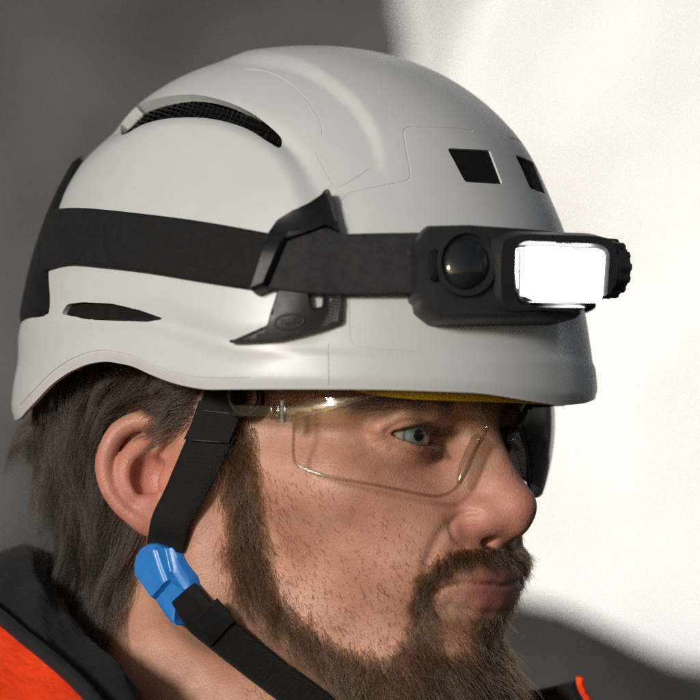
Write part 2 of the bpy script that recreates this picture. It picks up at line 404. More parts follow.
ah = catmull(np.array([ep(.010, .018, -.001), ep(.0185, .010, .001), ep(.0205, .000, .001), ep(.0165, -.008, .0008)]), 3); path([tuple(p) for p in ah], [.0030] * len(ah), .0035)
ell(ep(.0095, .000, .001), (.0078, .0095, .0060), .003, -1, EB)
ell(ep(.0015, -.003, .0015), (.0050, .0058, .0036), .004, 1, EB)
ell(ep(.0120, -.0110, .0005), (.0050, .0036, .0034), .003, 1, EB)
ell(ep(.0105, -.0185, -.0005), (.0085, .0080, .0038), .004, 1, EB)
cone((.004, -.066, -.010), (.010, -.058, -.046), .006, .006, .012)
FLD[:, :, 0] = .05
FLDF = np.concatenate([FLD, FLD[:, -2::-1, :]], 1); ORG = np.array([X0, Y0, Z0])
def sdf(P):
    q = np.clip((P - ORG) / H, 0, np.array(FLDF.shape) - 1.001); i = np.floor(q).astype(int); f = (q - i).astype(np.float32); r = 0
    for a in (0, 1):
        for b in (0, 1):
            for c in (0, 1):
                r = r + FLDF[i[:, 0] + a, i[:, 1] + b, i[:, 2] + c] * ((f[:, 0] if a else 1 - f[:, 0]) * (f[:, 1] if b else 1 - f[:, 1]) * (f[:, 2] if c else 1 - f[:, 2]))
    return r
def sgrad(P, e=.0015):
    return norm(np.stack([sdf(P + np.eye(3)[k] * e) - sdf(P - np.eye(3)[k] * e) for k in range(3)], -1))
def surface_nets(F):
    s = F < 0; nx, ny, nz = F.shape
    cnt = sum(s[a:nx - 1 + a, b:ny - 1 + b, c:nz - 1 + c].astype(np.int8) for a in (0, 1) for b in (0, 1) for c in (0, 1))
    act = np.argwhere((cnt > 0) & (cnt < 8)); idm = np.full(cnt.shape, -1, np.int64); idm[tuple(act.T)] = np.arange(len(act))
    acc = np.zeros((len(act), 3)); num = np.zeros(len(act))
    for ax in range(3):
        o1, o2 = [k for k in range(3) if k != ax]
        for a in (0, 1):
            for b in (0, 1):
                p = act.copy(); p[:, o1] += a; p[:, o2] += b; q = p.copy(); q[:, ax] += 1
                f0 = F[tuple(p.T)]; f1 = F[tuple(q.T)]; m = (f0 < 0) != (f1 < 0); t = f0[m] / (f0[m] - f1[m])
                pos = p[m].astype(float); pos[:, ax] += t; acc[m] += pos; num[m] += 1
    V = acc / num[:, None]; Q = []
    for ax in range(3):
        o1, o2 = [k for k in range(3) if k != ax]
        a = np.take(s, range(0, s.shape[ax] - 1), ax); b = np.take(s, range(1, s.shape[ax]), ax); e = np.argwhere(a != b)
        e = e[(e[:, o1] > 0) & (e[:, o2] > 0) & (e[:, o1] < s.shape[o1] - 1) & (e[:, o2] < s.shape[o2] - 1)]
        def cid(d1, d2):
            c = e.copy(); c[:, o1] -= d1; c[:, o2] -= d2; return idm[tuple(c.T)]
        q = np.stack([cid(1, 1), cid(0, 1), cid(0, 0), cid(1, 0)], -1); fl = a[tuple(e.T)] ^ (ax == 1); q[~fl] = q[~fl][:, ::-1]; Q.append(q)
    return V * H + ORG, np.concatenate(Q)
BEARD = [np.array(q, float) for q in (
    [(224, 420), (246, 410), (254, 430), (258, 470), (256, 505), (266, 550), (281, 592), (312, 626), (350, 648), (388, 652), (404, 632), (414, 602), (424, 586), (431, 600), (428, 628), (440, 650), (468, 650), (480, 620), (500, 612), (520, 615), (560, 640), (560, 760), (330, 760), (285, 690), (245, 640), (228, 590), (226, 540), (222, 480)],
    [(412, 600), (420, 575), (438, 558), (462, 546), (490, 540), (520, 543), (540, 548), (545, 556), (515, 557), (490, 556), (462, 562), (440, 575), (428, 595), (418, 612)],)]
HV, HQ = surface_nets(FLDF)
def relax(V, Q, it):
    e = np.concatenate([Q[:, [0, 1]], Q[:, [1, 2]], Q[:, [2, 3]], Q[:, [3, 0]]]); e = np.concatenate([e, e[:, ::-1]])
    deg = np.bincount(e[:, 0], minlength=len(V))[:, None]
    for _ in range(it):
        S = np.stack([np.bincount(e[:, 0], V[e[:, 1], k], len(V)) for k in range(3)], -1) / deg
        V = .5 * V + .5 * S
    return V
for _ in range(2):
    HV = relax(HV, HQ, 1); HV = HV - sgrad(HV, .001) * sdf(HV)[:, None]
HV = relax(HV, HQ, 1)
# creases and folds pressed into the skin
HN = sgrad(HV); HA = HV * np.array([1, 1, 1]); HA[:, 1] = -np.abs(HA[:, 1])
HPX = proj(HA)
def crease(px_line, wd, depth):
    global HV
    d = line_dist(px_line, HPX); face = (HN * np.array([1, 1, 1]))
    HV = HV - HN * (depth * np.exp(-(d / wd) ** 2) * (HV[:, 0] > .0))[:, None]
crease(catmull([(450, 522), (438, 540), (428, 562), (424, 580)], 5), 6, .0012)
crease(catmull([(478, 512), (462, 514), (453, 524), (455, 538), (466, 546)], 5), 3.0, .0010)
crease([(430, 590), (427, 600)], 5, .0012)
crease(catmull([(450, 606), (468, 612), (490, 614), (510, 614)], 5), 5, .0009)          # nasolabial fold
crease(catmull([(386, 432), (398, 424), (412, 421), (428, 425), (438, 434)], 5), 2.6, .0007)  # lid crease
crease(catmull([(392, 448), (410, 455), (430, 455), (446, 449)], 5), 4, .0007)           # bag under the eye
crease(catmull([(433, 593), (460, 584), (490, 585), (515, 588)], 5), 2.2, .0014)         # mouth line
for k, (a, b) in enumerate((((378, 436), (350, 430)), ((378, 442), (352, 446)), ((380, 448), (356, 460)))): crease([a, b], 2.2, .0004)
me = bpy.data.meshes.new('body'); me.from_pydata(HV.tolist(), [], HQ.tolist()); me.shade_smooth()
if me.polygons[0].normal.dot(Vector(HN[HQ[0][0]])) < 0: me.flip_normals()
def fattr(nm, vals):
    a = me.attributes.new(nm, 'FLOAT', 'POINT'); a.data.foreach_set('value', vals.astype(np.float32))
lipu = np.exp(-((HA[:, 1] / .021) ** 4)) * np.exp(-(((HA[:, 2] + .0455 + .1 * HA[:, 1]) / (.0115 * np.sqrt(np.clip(1 - (HA[:, 1] / .027) ** 2, .03, 1)))) ** 6)) * (HA[:, 0] > .088)
fattr('lip', lipu)
dist = lambda c: np.linalg.norm(HA - np.array(c), axis=1)
red = .9 * np.exp(-(dist((.118, 0, -.014)) / .014) ** 2) + .7 * np.exp(-(dist((.105, -.014, -.018)) / .012) ** 2) + 1.3 * np.exp(-(dist(ep(.014, -.002)) / .024) ** 2) * (HA[:, 1] < -.069) \
    + .35 * np.exp(-(dist((.082, -.038, -.012)) / .022) ** 2) + .5 * np.exp(-(np.linalg.norm(HA - EYE, axis=1) / .0165) ** 6) * .6
fattr('red', np.clip(red, 0, 1))
_low = np.interp(HA[:, 0], [-.12, -.045, -.030, -.012, .010, .022, .030], [-.060, -.060, -.035, .021, .020, .012, .05]); _el = (HA - EO) @ EB.T
_ear = (_el[:, 0] > -.004) & (_el[:, 0] < .036) & (np.abs(_el[:, 1]) < .034) & (_el[:, 2] > -.010) & (HA[:, 1] < -.066)
fattr('roots', np.clip(sstep(-.004, .006, HA[:, 2] - _low) * (HA[:, 0] < .03) * ~_ear * sstep(.030, .022, HA[:, 0]) + .75 * (HA[:, 0] > 0) * sstep(-2, 14, np.maximum(sdist(BEARD[0], HPX), sdist(BEARD[1], HPX))) * (1 - lipu), 0, 1))
person = empty('person', (-.03, 0, -.2))
tag(person, 'bearded man in profile wearing a white helmet, clear safety glasses and dark jacket with orange', 'person')
body = link('body', me, M_SKIN, person)
HEAD_BVH = BVHTree.FromPolygons(HV.tolist(), HQ.tolist())
# ------------------------------------------------------------------ eyes
def eye_mat():
    m, nt, b = nodes('eyeball'); L = nt.links
    tc = nt.nodes.new('ShaderNodeTexCoord'); sp = nt.nodes.new('ShaderNodeSeparateXYZ'); L.new(tc.outputs['Object'], sp.inputs[0])
    mx = nt.nodes.new('ShaderNodeVectorMath'); mx.operation = 'MULTIPLY'; mx.inputs[1].default_value = (0, 1, 1); L.new(tc.outputs['Object'], mx.inputs[0])
    ln = nt.nodes.new('ShaderNodeVectorMath'); ln.operation = 'LENGTH'; L.new(mx.outputs[0], ln.inputs[0])
    sc = nt.nodes.new('ShaderNodeMath'); sc.operation = 'MULTIPLY'; sc.inputs[1].default_value = 100; L.new(ln.outputs['Value'], sc.inputs[0])
    r = ramp(nt, sc.outputs[0], [(.0, (.004, .004, .004)), (.23, (.004, .004, .004)), (.26, (.13, .15, .13)), (.50, (.20, .26, .25)), (.60, (.05, .07, .07)), (.66, (.34, .29, .26))])
    n = noise(nt, 900, 4); x = nt.nodes.new('ShaderNodeMix'); x.data_type = 'RGBA'; x.blend_type = 'MULTIPLY'; x.inputs[0].default_value = .4
    L.new(r.outputs[0], x.inputs[6]); L.new(n.outputs[0], x.inputs[7]); L.new(x.outputs[2], b.inputs['Base Color']); setp(b, Roughness=.12)
    b.inputs['Coat Weight'].default_value = .8; b.inputs['Coat Roughness'].default_value = .03; return m
M_EYE = eye_mat()
for s in (1, -1):
    bm = bmesh.new(); bmesh.ops.create_uvsphere(bm, u_segments=48, v_segments=32, radius=ER)
    for v in bm.verts:
        d = math.hypot(v.co.y, v.co.z)
        if v.co.x > 0 and d < .0062: v.co.x += .0011 * (1 - (d / .0062) ** 2)
    e = bpy.data.meshes.new('eye'); bm.to_mesh(e); bm.free(); e.shade_smooth(); e.materials.append(M_EYE)
    o = bpy.data.objects.new('eye', e); COL.objects.link(o); o.parent = person
    o.location = (EYE[0] - person.location.x, EYE[1] * s, EYE[2] - person.location.z); o.rotation_euler = (0, R(3), R(-20))

# ================================================================== HELMET
HC, HA_, HB_, HZ, HH, HNN = .0095, .1280, .1055, .016, .1650, 2.4
RIM = ([0, 10, 20, 40, 75, 82, 88, 94, 102, 108, 115, 121, 128, 137, 145, 152, 158, 163, 168, 174, 180],
       [.0285, .0300, .0325, .0335, .0340, .0365, .0400, .0443, .0466, .0458, .0425, .0380, .0312, .0250, .0245, .0260, .0290, .0330, .0380, .0440, .0470])
def rim_z(az):
    a = np.degrees(np.abs((az + math.pi) % (2 * math.pi) - math.pi)); return np.interp(a, *RIM)
NT, NR = 640, 200
TH = np.arange(NT) * 2 * math.pi / NT - math.pi
_z = rim_z(TH); kern = np.hanning(15); kern /= kern.sum(); RZ = np.convolve(np.r_[_z[-7:], _z, _z[:7]], kern, 'valid')
def shell_xyz(th, z, off=0.0):
    h = np.clip((z - HZ) / HH, 0, 1); f = np.clip(1 - h ** HNN, 0, 1) ** (1 / HNN)
    c, s = np.cos(th), np.sin(th); e = 2.15
    r = (np.abs(c / (HA_ + off)) ** e + np.abs(s / (HB_ + off)) ** e) ** (-1 / e)
    fl = 1 + .012 * sstep(.075, .02, z) * sstep(0, 1, c)        # peak flares out a little in front
    fl = fl - .040 * sstep(.03, .075, z) * sstep(0, 1, -c)
    return np.stack([HC + r * f * fl * c, r * f * fl * s, z], -1)
# side lobe, crest and lower band, traced on the near side and mirrored to the far side
LOBE = catmull([(20, 345), (40, 250), (68, 188), (100, 152), (125, 136), (165, 121), (205, 120), (245, 131), (280, 153), (304, 190), (318, 235), (322, 290), (300, 330), (238, 343), (165, 316), (90, 318)], 4, True)
CREST = [(150, 60), *[tuple(q) for q in catmull([(200, 58), (245, 61), (300, 71), (345, 100), (368, 130), (378, 160), (384, 200)], 6)], (640, 240), (640, -40), (150, -40)]
BAND = [(-60, 318), (62, 318), (150, 318), (185, 330), (238, 346), (330, 352), (420, 356), (520, 357), (660, 352), (660, 500), (-60, 500)]
def shell_disp(P):
    Q = P.copy(); Q[:, 1] = -np.abs(Q[:, 1]); p = proj(Q)
    dl = sdist(LOBE, p); d = .0034 * sstep(-14 - 10 * sstep(180, 260, p[:, 1]), 12 + 10 * sstep(180, 260, p[:, 1]), dl) + .0022 * sstep(-5, 8, sdist(CREST, p)) * sstep(190, 120, p[:, 1]) + .0009 * sstep(-4.5, 4.5, sdist(BAND, p))
    d -= .0016 * np.exp(-((dl + 10) / 8) ** 2) * sstep(190, 130, p[:, 1])
    return d
al = np.linspace(0, 1, NR)
OV = np.empty((NR, NT, 3))
for i, t in enumerate(al):
    # even spacing along the profile
    a0 = np.arcsin(np.clip(((RZ - HZ) / HH), 0, 1) ** (HNN / 2)); a = a0 + (math.pi / 2 - a0) * t
    OV[i] = shell_xyz(TH, HZ + HH * np.sin(a) ** (2 / HNN))
def grid_normals(G):
    dv = np.gradient(G, axis=0); du = (np.roll(G, -1, 1) - np.roll(G, 1, 1)); return norm(np.cross(du, dv))
NRM = grid_normals(OV); NRM[-1] = (0, 0, 1)
edge_in = np.linspace(0, 1, NR)
dd = shell_disp(OV.reshape(-1, 3)).reshape(NR, NT)
round_rim = .0013 * np.exp(-(np.arange(NR) / 1.6) ** 2)[:, None]
OV = OV + NRM * (dd - round_rim)[..., None]
NRM = grid_normals(OV); NRM[-1] = (0, 0, 1)
inner = []
for k, (t, off) in enumerate(((0, -.0016), (.02, -.0030), (.06, -.0034), (.15, -.0034), (.3, -.0034), (.5, -.0034), (.7, -.0034), (.85, -.0034), (.97, -.0034))):
    i = int(round(t * (NR - 1))); b = OV[i] + NRM[i] * off
    if k == 0: b = b + np.array([0, 0, -.0004])
    inner.append(b)
V = np.vstack([OV[:-1].reshape(-1, 3), OV[-1].mean(0)[None]]); top = len(V) - 1
F = [(i * NT + j, i * NT + (j + 1) % NT, (i + 1) * NT + (j + 1) % NT, (i + 1) * NT + j) for i in range(NR - 2) for j in range(NT)]
F += [((NR - 2) * NT + j, (NR - 2) * NT + (j + 1) % NT, top) for j in range(NT)]
OUT_V, OUT_F = V.copy(), list(F)
SHELL_BVH = BVHTree.FromPolygons(OUT_V.tolist(), OUT_F)
b0 = len(V); V = np.vstack([V, *inner, inner[-1].mean(0)[None]]); itop = len(V) - 1
F += [(j, b0 + j, b0 + (j + 1) % NT, (j + 1) % NT) for j in range(NT)]
for k in range(len(inner) - 1): F += [(b0 + k * NT + j, b0 + (k + 1) * NT + j, b0 + (k + 1) * NT + (j + 1) % NT, b0 + k * NT + (j + 1) % NT) for j in range(NT)]
k = len(inner) - 1; F += [(b0 + k * NT + j, itop, b0 + k * NT + (j + 1) % NT) for j in range(NT)]
helmet = empty('safety_helmet', (HC, 0, .03))
tag(helmet, "white vented safety helmet with black clips and chin strap on the man's head", 'helmet')

def hit(px, py, bvh=None, sm=True):
    """first surface point along a pixel's sight line and its outward normal"""
    bvh = bvh or SHELL_BVH; d = ray(px, py); p, n, i, t = bvh.ray_cast(Vector(CAM), Vector(d))
    if p is None:
        q = Vector(CAM + d * DIST); p, n, i, t = bvh.find_nearest(q)
        P = np.array(p); N = np.array(n)
    else: P = np.array(p); N = np.array(n)
    if N @ (P - np.array([.01, 0, .03])) < 0: N = -N
    return P, N
def hits(pts, bvh=None):
    r = [hit(x, y, bvh) for x, y in pts]; return np.array([a for a, b in r]), np.array([b for a, b in r])
def smooth_path(A, k=2, closed=False):
    for _ in range(k):
        if closed: A = .25 * np.roll(A, 1, 0) + .5 * A + .25 * np.roll(A, -1, 0)
        else:
            B = A.copy(); B[1:-1] = .25 * A[:-2] + .5 * A[1:-1] + .25 * A[2:]; A = B
    return A
def plate_vf(poly, lo, hi, bev=3.0, step=5.0, hole=None, bvh=None, hf=None, getter=None, fine=2.2):
    """a traced outline laid on a curved surface as a solid plate with rounded edges"""
    out = resample(poly, fine, True); loops = [out] + ([resample(hole, fine, True)] if hole is not None else [])
    lo_x, lo_y = out.min(0); hi_x, hi_y = out.max(0)
    G = np.stack(np.meshgrid(np.arange(lo_x, hi_x, step), np.arange(lo_y, hi_y, step), indexing='ij'), -1).reshape(-1, 2)
    dist = np.minimum.reduce([line_dist(l, G, True) for l in loops]); ok = inside(out, G) & (dist > bev * 1.15)
    if hole is not None: ok &= ~inside(loops[1], G)
    pts = [*[tuple(p) for l in loops for p in l]]; edges = []; s = 0
    for l in loops: edges += [(s + i, s + (i + 1) % len(l)) for i in range(len(l))]; s += len(l)
    ring = []
    for l in loops:
        t = norm(np.roll(l, -1, 0) - np.roll(l, 1, 0)); nr = np.stack([-t[:, 1], t[:, 0]], -1)
        for sg in (1, -1):
            for q in (.3, 1.0):
                c = l + sg * nr * bev * q; dd_ = np.minimum.reduce([line_dist(m, c, True) for m in loops]); k = inside(out, c) & (dd_ > bev * q * .8)
                if hole is not None: k &= ~inside(loops[1], c)
                ring.append(c[k])
    pts += [tuple(p) for p in np.vstack([*ring, G[ok]])]
    rv, re, rf, *_ = delaunay_2d_cdt([Vector(p) for p in pts], edges, [], 0, 1e-4)
    P2 = np.array([tuple(v) for v in rv]); T = np.array([tuple(f) for f in rf])
    ce = P2[T].mean(1); k = inside(out, ce)
    if hole is not None: k &= ~inside(loops[1], ce)
    T = T[k]; used = np.unique(T); mp = np.full(len(P2), -1); mp[used] = np.arange(len(used)); P2 = P2[used]; T = mp[T]
    P, N = (hits(P2, bvh) if getter is None else getter(P2))
    d = np.minimum.reduce([line_dist(l, P2, True) for l in loops]); q = np.clip(d / bev, 0, 1); prof = np.sqrt(np.clip(1 - (1 - q) ** 2, 0, 1))
    h = lo + (hi - lo) * (.35 + .65 * prof)
    if hf is not None: h = h + hf(P2) * q
    n = len(P2); V = np.vstack([P + N * h[:, None], P + N * lo])
    F = [tuple(t) for t in T] + [tuple(t[::-1] + n) for t in T]
    ed = {}
    for t in T:
        for a, b in ((t[0], t[1]), (t[1], t[2]), (t[2], t[0])):
            if (b, a) in ed: del ed[(b, a)]
            else: ed[(a, b)] = 1
    F += [(a, b, b + n, a + n)[::-1] for a, b in ed]
    return V, F
def plate(name, poly, lo, hi, mat, parent, **k):
    V, F = plate_vf(poly, lo, hi, **k); return part(name, V, F, mat, parent, 50)
def flipped(V): V = np.array(V); V[:, 1] *= -1; return V

VENT_TOP = catmull([(122, 135), (123, 118), (138, 105), (165, 96.5), (195, 94.5), (225, 101), (250, 112), (268, 125), (281, 138), (280, 148), (268, 142), (248, 129.5), (222, 121), (195, 117.5), (165, 119), (142, 125)], 4, True)
VENT_LOW = round_poly([(61, 314), (67, 304), (82, 302), (112, 303.5), (140, 310), (165, 319), (147, 322), (90, 320)], 3)
VENT_SQ = round_poly([(447, 148), (490, 150), (503, 184.5), (465, 182)], 2.5)
VENTS = (VENT_TOP, VENT_LOW, VENT_SQ)
cutters = []
def cutter(V, F):
    cutters.append(mesh('cutter', V, F, False))
for v in VENTS:
    V2, F2 = plate_vf(v, -.006, .003, bev=.5, step=7)
    cutter(V2, F2); cutter(flipped(V2), F2)
def rim_line(dz): return [proj(shell_xyz(np.array([t]), np.array([np.interp(t, TH, RZ) + dz])))[0] for t in np.radians(np.arange(-150, -60, 3))]
GROOVES = [resample(round_poly([(476, 131), (450, 128), (402, 127), (412, 180), (348, 193), (339.5, 203), (346, 236), (350, 285), (351, 340), (358, 348), (418, 353)], 6)[3:-3], 3),
           resample(catmull([(316, 153), (326, 172), (334, 186), (337, 188), (341, 187), (355, 179), (371, 168)], 5), 3),
           resample(catmull([(244, 69), (262, 70.5), (282, 78), (304, 96), (317, 114), (322.5, 128), (322, 134)], 5), 3),
           np.stack([np.linspace(329, 329.6, 16), np.linspace(344, 386, 16)], -1)]
for gpx in GROOVES:
    P, N = hits(gpx); P = smooth_path(P, 2)
    V2, F2 = tube_vf(P + N * .0001, .00042, 6); cutter(V2, F2); cutter(flipped(V2), F2)
P = []
for t in np.radians(np.arange(-136, -62, 2.0)):
    z = np.interp(t, TH, RZ) + .0042; i = np.array([t]); b = shell_xyz(i, np.array([z]))[0]
    loc, nn, _, _ = SHELL_BVH.find_nearest(Vector(b)); P.append(np.array(loc))
V2, F2 = tube_vf(np.array(P), .0005, 6); cutter(V2, F2); cutter(flipped(V2), F2)
sm = mesh('shell', V, F); shell = link('shell', sm, M_SHELL, helmet)
tmp = []
for c in cutters:
    o = bpy.data.objects.new('cutter', c); COL.objects.link(o); tmp.append(o)
    m = shell.modifiers.new('cut', 'BOOLEAN'); m.operation = 'DIFFERENCE'; m.object = o; m.solver = 'MANIFOLD'
bpy.context.view_layer.update()
dg = bpy.context.evaluated_depsgraph_get(); nm = bpy.data.meshes.new_from_object(shell.evaluated_get(dg)); shell.modifiers.clear()
print('shell', len(sm.polygons), '->', len(nm.polygons))
shell.data = nm; nm.shade_smooth(); nm.set_sharp_from_angle(angle=R(32))
for o in tmp: bpy.data.objects.remove(o)
def set_uv(me, uv):
    l = me.uv_layers.new(name='UVMap'); vi = np.empty(len(me.loops), int); me.loops.foreach_get('vertex_index', vi)
    l.data.foreach_set('uv', (uv[vi] if len(uv) > vi.max() else uv[vi % len(uv)]).astype(np.float32).ravel())
# ------------------------------------------------------------------ helmet parts
LT = np.linspace(.10, 1, 40); lin = []
for t in LT:
    i = min(int(t * (NR - 1)), NR - 2); lin.append(OV[i][::8] - NRM[i][::8] * .0105)
LV = np.vstack(lin); m_ = NT // 8
part('liner', LV, [(i * m_ + j, i * m_ + (j + 1) % m_, (i + 1) * m_ + (j + 1) % m_, (i + 1) * m_ + j) for i in range(len(LT) - 1) for j in range(m_)], M_LINER, helmet, None)
# mesh screens behind the upper vents
def screen(poly, step=5.0):
    vf = []
    lo, hi = poly.min(0), poly.max(0); q = resample(poly, 2, True)
    for ang in (.35, .35 + math.pi / 2):
        d = np.array([math.cos(ang), math.sin(ang)]); e = np.array([-d[1], d[0]]); c = poly.mean(0); rad = np.linalg.norm(hi - lo)
        for k in np.arange(-rad, rad, step):
            L = c + e * k + d * np.arange(-rad, rad, 2.0)[:, None]; ok = inside(q, L)
            run = []
            for p, s_ in zip(L, ok):
                if s_: run.append(p)
                elif len(run) > 2:
                    P, N = hits(run[::2] + [run[-1]]); vf.append(tube_vf(P - N * .0045, .0004, 4)); run = []
                else: run = []
    return join(*vf)
for v in (VENT_TOP,):
    V2, F2 = screen(v); o = part('vent_screen', V2, F2, M_BLACK, helmet, None, False); mirror(o)
# side clip that holds the headlamp strap
M_CARBON, nt, b = nodes('carbon_weave')
tc = nt.nodes.new('ShaderNodeTexCoord'); mp = nt.nodes.new('ShaderNodeMapping'); mp.inputs['Rotation'].default_value = (0, 0, .6); nt.links.new(tc.outputs['UV'], mp.inputs[0])
ck = nt.nodes.new('ShaderNodeTexChecker'); ck.inputs['Scale'].default_value = 1000; ck.inputs[1].default_value = (.045, .045, .042, 1); ck.inputs[2].default_value = (.010, .010, .010, 1)
nt.links.new(mp.outputs[0], ck.inputs[0]); nt.links.new(ck.outputs[0], b.inputs['Base Color']); setp(b, Roughness=.35)
bump(nt, ck.outputs[1], b, .3, .0003)
CL = round_poly([(281, 288), (269, 325), (231, 341), (234, 343.5), (280, 340), (324, 330), (339.5, 326), (342.6, 321), (342.6, 292)], 2)
HOLE = round_poly([(310, 296), (322.5, 296), (321.5, 307), (311.5, 309)], 1)
for v in (VENT_SQ, VENT_LOW):
    c_ = v.mean(0); o = plate('vent_insert', c_ + (v - c_) * 1.03, -.0050, -.0008 if v is VENT_SQ else -.0024, M_LINER, helmet, bev=1, step=5); mirror(o)
clip = plate('side_clip', CL, .0, .0048, M_BLACK, helmet, bev=2.5, hole=HOLE)
CU = round_poly([(255.5, 293), (272, 240), (281, 226), (328.5, 196), (332, 198), (341, 240), (322, 233), (291, 246), (273, 291), (259, 297)], 2)
clipu = plate('strap_guide', CU, .0, .0105, M_BLACK, helmet, bev=3.5, hf=lambda p: -.003 * sstep(262, 225, p[:, 1]))
inl = round_poly([(318, 330), (327, 314), (327, 299), (341, 299), (340.5, 324)], 2)
V2, F2 = plate_vf(inl, .0030, .0053, bev=1.2)
carb = part('carbon_inlay', V2, F2, M_CARBON, helmet, 50); uv = proj(V2) / PXM; set_uv(carb.data, uv)
def px_tube(pts, r, off, bvh=None, closed=False, sides=8, sm=2):
    P, N = hits(pts, bvh); P = smooth_path(P, sm, closed); return tube_vf(P + N * off, r, sides, closed)
t = np.linspace(0, 2 * math.pi, 36, endpoint=False)
EC, ES = np.cos(t), np.sin(t)
V2, F2 = px_tube(np.stack([291 + 13.5 * EC - 1 * ES, 321.5 + 6.6 * ES - 1.5 * EC], -1), .0005, .0048, closed=True); badge = part('oval_badge', V2, F2, M_GREY, helmet, None)
V2, F2 = join(*[px_tube(np.stack([291 + dx + np.linspace(-3.2, 3.2, 5) * a, 321.5 - .1 * dx + np.linspace(-2.4, 2.4, 5) * c_], -1), .0003, .0047, sides=5) for dx, a, c_ in ((-7, .2, 1), (-3.5, .8, 1), (-.5, .2, 1), (2.5, .9, -.6), (4.5, .2, 1), (7.5, .6, .9))])
emb = part('badge_emblem', V2, F2, M_GREY, helmet, None)
for o in (clip, clipu, carb, badge, emb): mirror(o)
# rear panel that wraps round the back
def rear_panel():
    zs = np.linspace(.0655, .1355, 34); rows = []
    edge_px = np.interp(zs, [.064, .070, .080, .095, .105, .118, .128, .1355], [54, 59, 57, 57, 61, 70, 81, 88])
    zlist = []
    for z, ex in zip(zs, edge_px):
        best = None
        for a in np.radians(np.arange(-179, -90, .5)):
            p = proj(shell_xyz(np.array([a]), np.array([z])))[0]
            if p[0] >= ex: best = a; break
            nextp = p
        a0 = None
        for a in np.radians(np.arange(-100, -160, -.5)):
            if proj(shell_xyz(np.array([a]), np.array([z])))[0][0] <= ex: a0 = a; break
        if a0 is None: a0 = np.radians(-146)
        rows.append(a0)
    rows = smooth_path(np.array(rows), 1); nn = 61; G = []; B = []
    for z, a0 in zip(zs, rows):
        half = math.pi + a0                      # angle from the rear centre line
        th = math.pi + np.linspace(-1, 1, nn) * half
        q = shell_xyz(th, np.full(nn, z)); e = np.abs(np.linspace(-1, 1, nn)); up = np.minimum((z - zs[0]) / .006, (zs[-1] - z) / .006)
        o = .0042 * np.sqrt(np.clip(1 - (np.clip((e - .88) / .12, 0, 1)) ** 2, .08, 1)) * min(1, .35 + up) * .6 + .0030
        nv = norm(q - np.array([HC, 0, .05])); G.append(q + nv * o[:, None]); B.append(q - nv * .002)
    G = np.array(G); B = np.array(B); m = len(zs); V = np.vstack([G.reshape(-1, 3), B.reshape(-1, 3)]); s = m * nn; F = []
    for i in range(m - 1):
        for j in range(nn - 1):
            q = (i * nn + j, i * nn + j + 1, (i + 1) * nn + j + 1, (i + 1) * nn + j); F += [q, tuple(x + s for x in q[::-1])]
    rim = [j for j in range(nn)] + [i * nn + nn - 1 for i in range(1, m)] + [(m - 1) * nn + j for j in range(nn - 2, -1, -1)] + [i * nn for i in range(m - 2, 0, -1)]
    F += [(rim[k], rim[(k + 1) % len(rim)], rim[(k + 1) % len(rim)] + s, rim[k] + s) for k in range(len(rim))]
    part('rear_panel', V, F, M_BLACK, helmet, 45)
rear_panel()
# sweat band and inner harness seen under the rim
def band_ring(name, z0, z1, off0, off1, a0, a1, mat, thick=.004, taper=0.0):
    th = np.radians(np.linspace(a0, a1, 60)); vf = []
    A = shell_xyz(th, np.full(60, .03)); A[:, 2] = z0 + taper * np.abs(np.linspace(-1, 1, 60)) ** 6; nv = norm((A - np.array([HC, 0, 0])) * np.array([1, 1, 0])); B = A.copy(); B[:, 2] = z1
    V = np.vstack([A + nv * off0, B + nv * off1, B + nv * (off1 - thick), A + nv * (off0 - thick)]); F = []
    for r in range(4):
        for j in range(59): F.append((r * 60 + j, r * 60 + j + 1, ((r + 1) % 4) * 60 + j + 1, ((r + 1) % 4) * 60 + j))
    F += [(0, 60, 120, 180), (59, 179 + 60, 179, 119)]
    return part(name, V, F, mat, helmet, 50)
band_ring('sweat_band', .0298, .055, -.0135, -.012, -42, 42, M_YEL, taper=.004)
band_ring('headband', .047, .060, -.014, -.014, 50, 310, M_BLACK, .003)
V2, F2 = tube_vf(catmull([unproj(50, 432, -.02), unproj(43, 440, -.02), unproj(41, 455, -.022), unproj(44, 470, -.022), unproj(54, 474, -.02)], 6), .0022, 8)
part('ratchet_loop', V2, F2, M_BLACK, helmet, None)
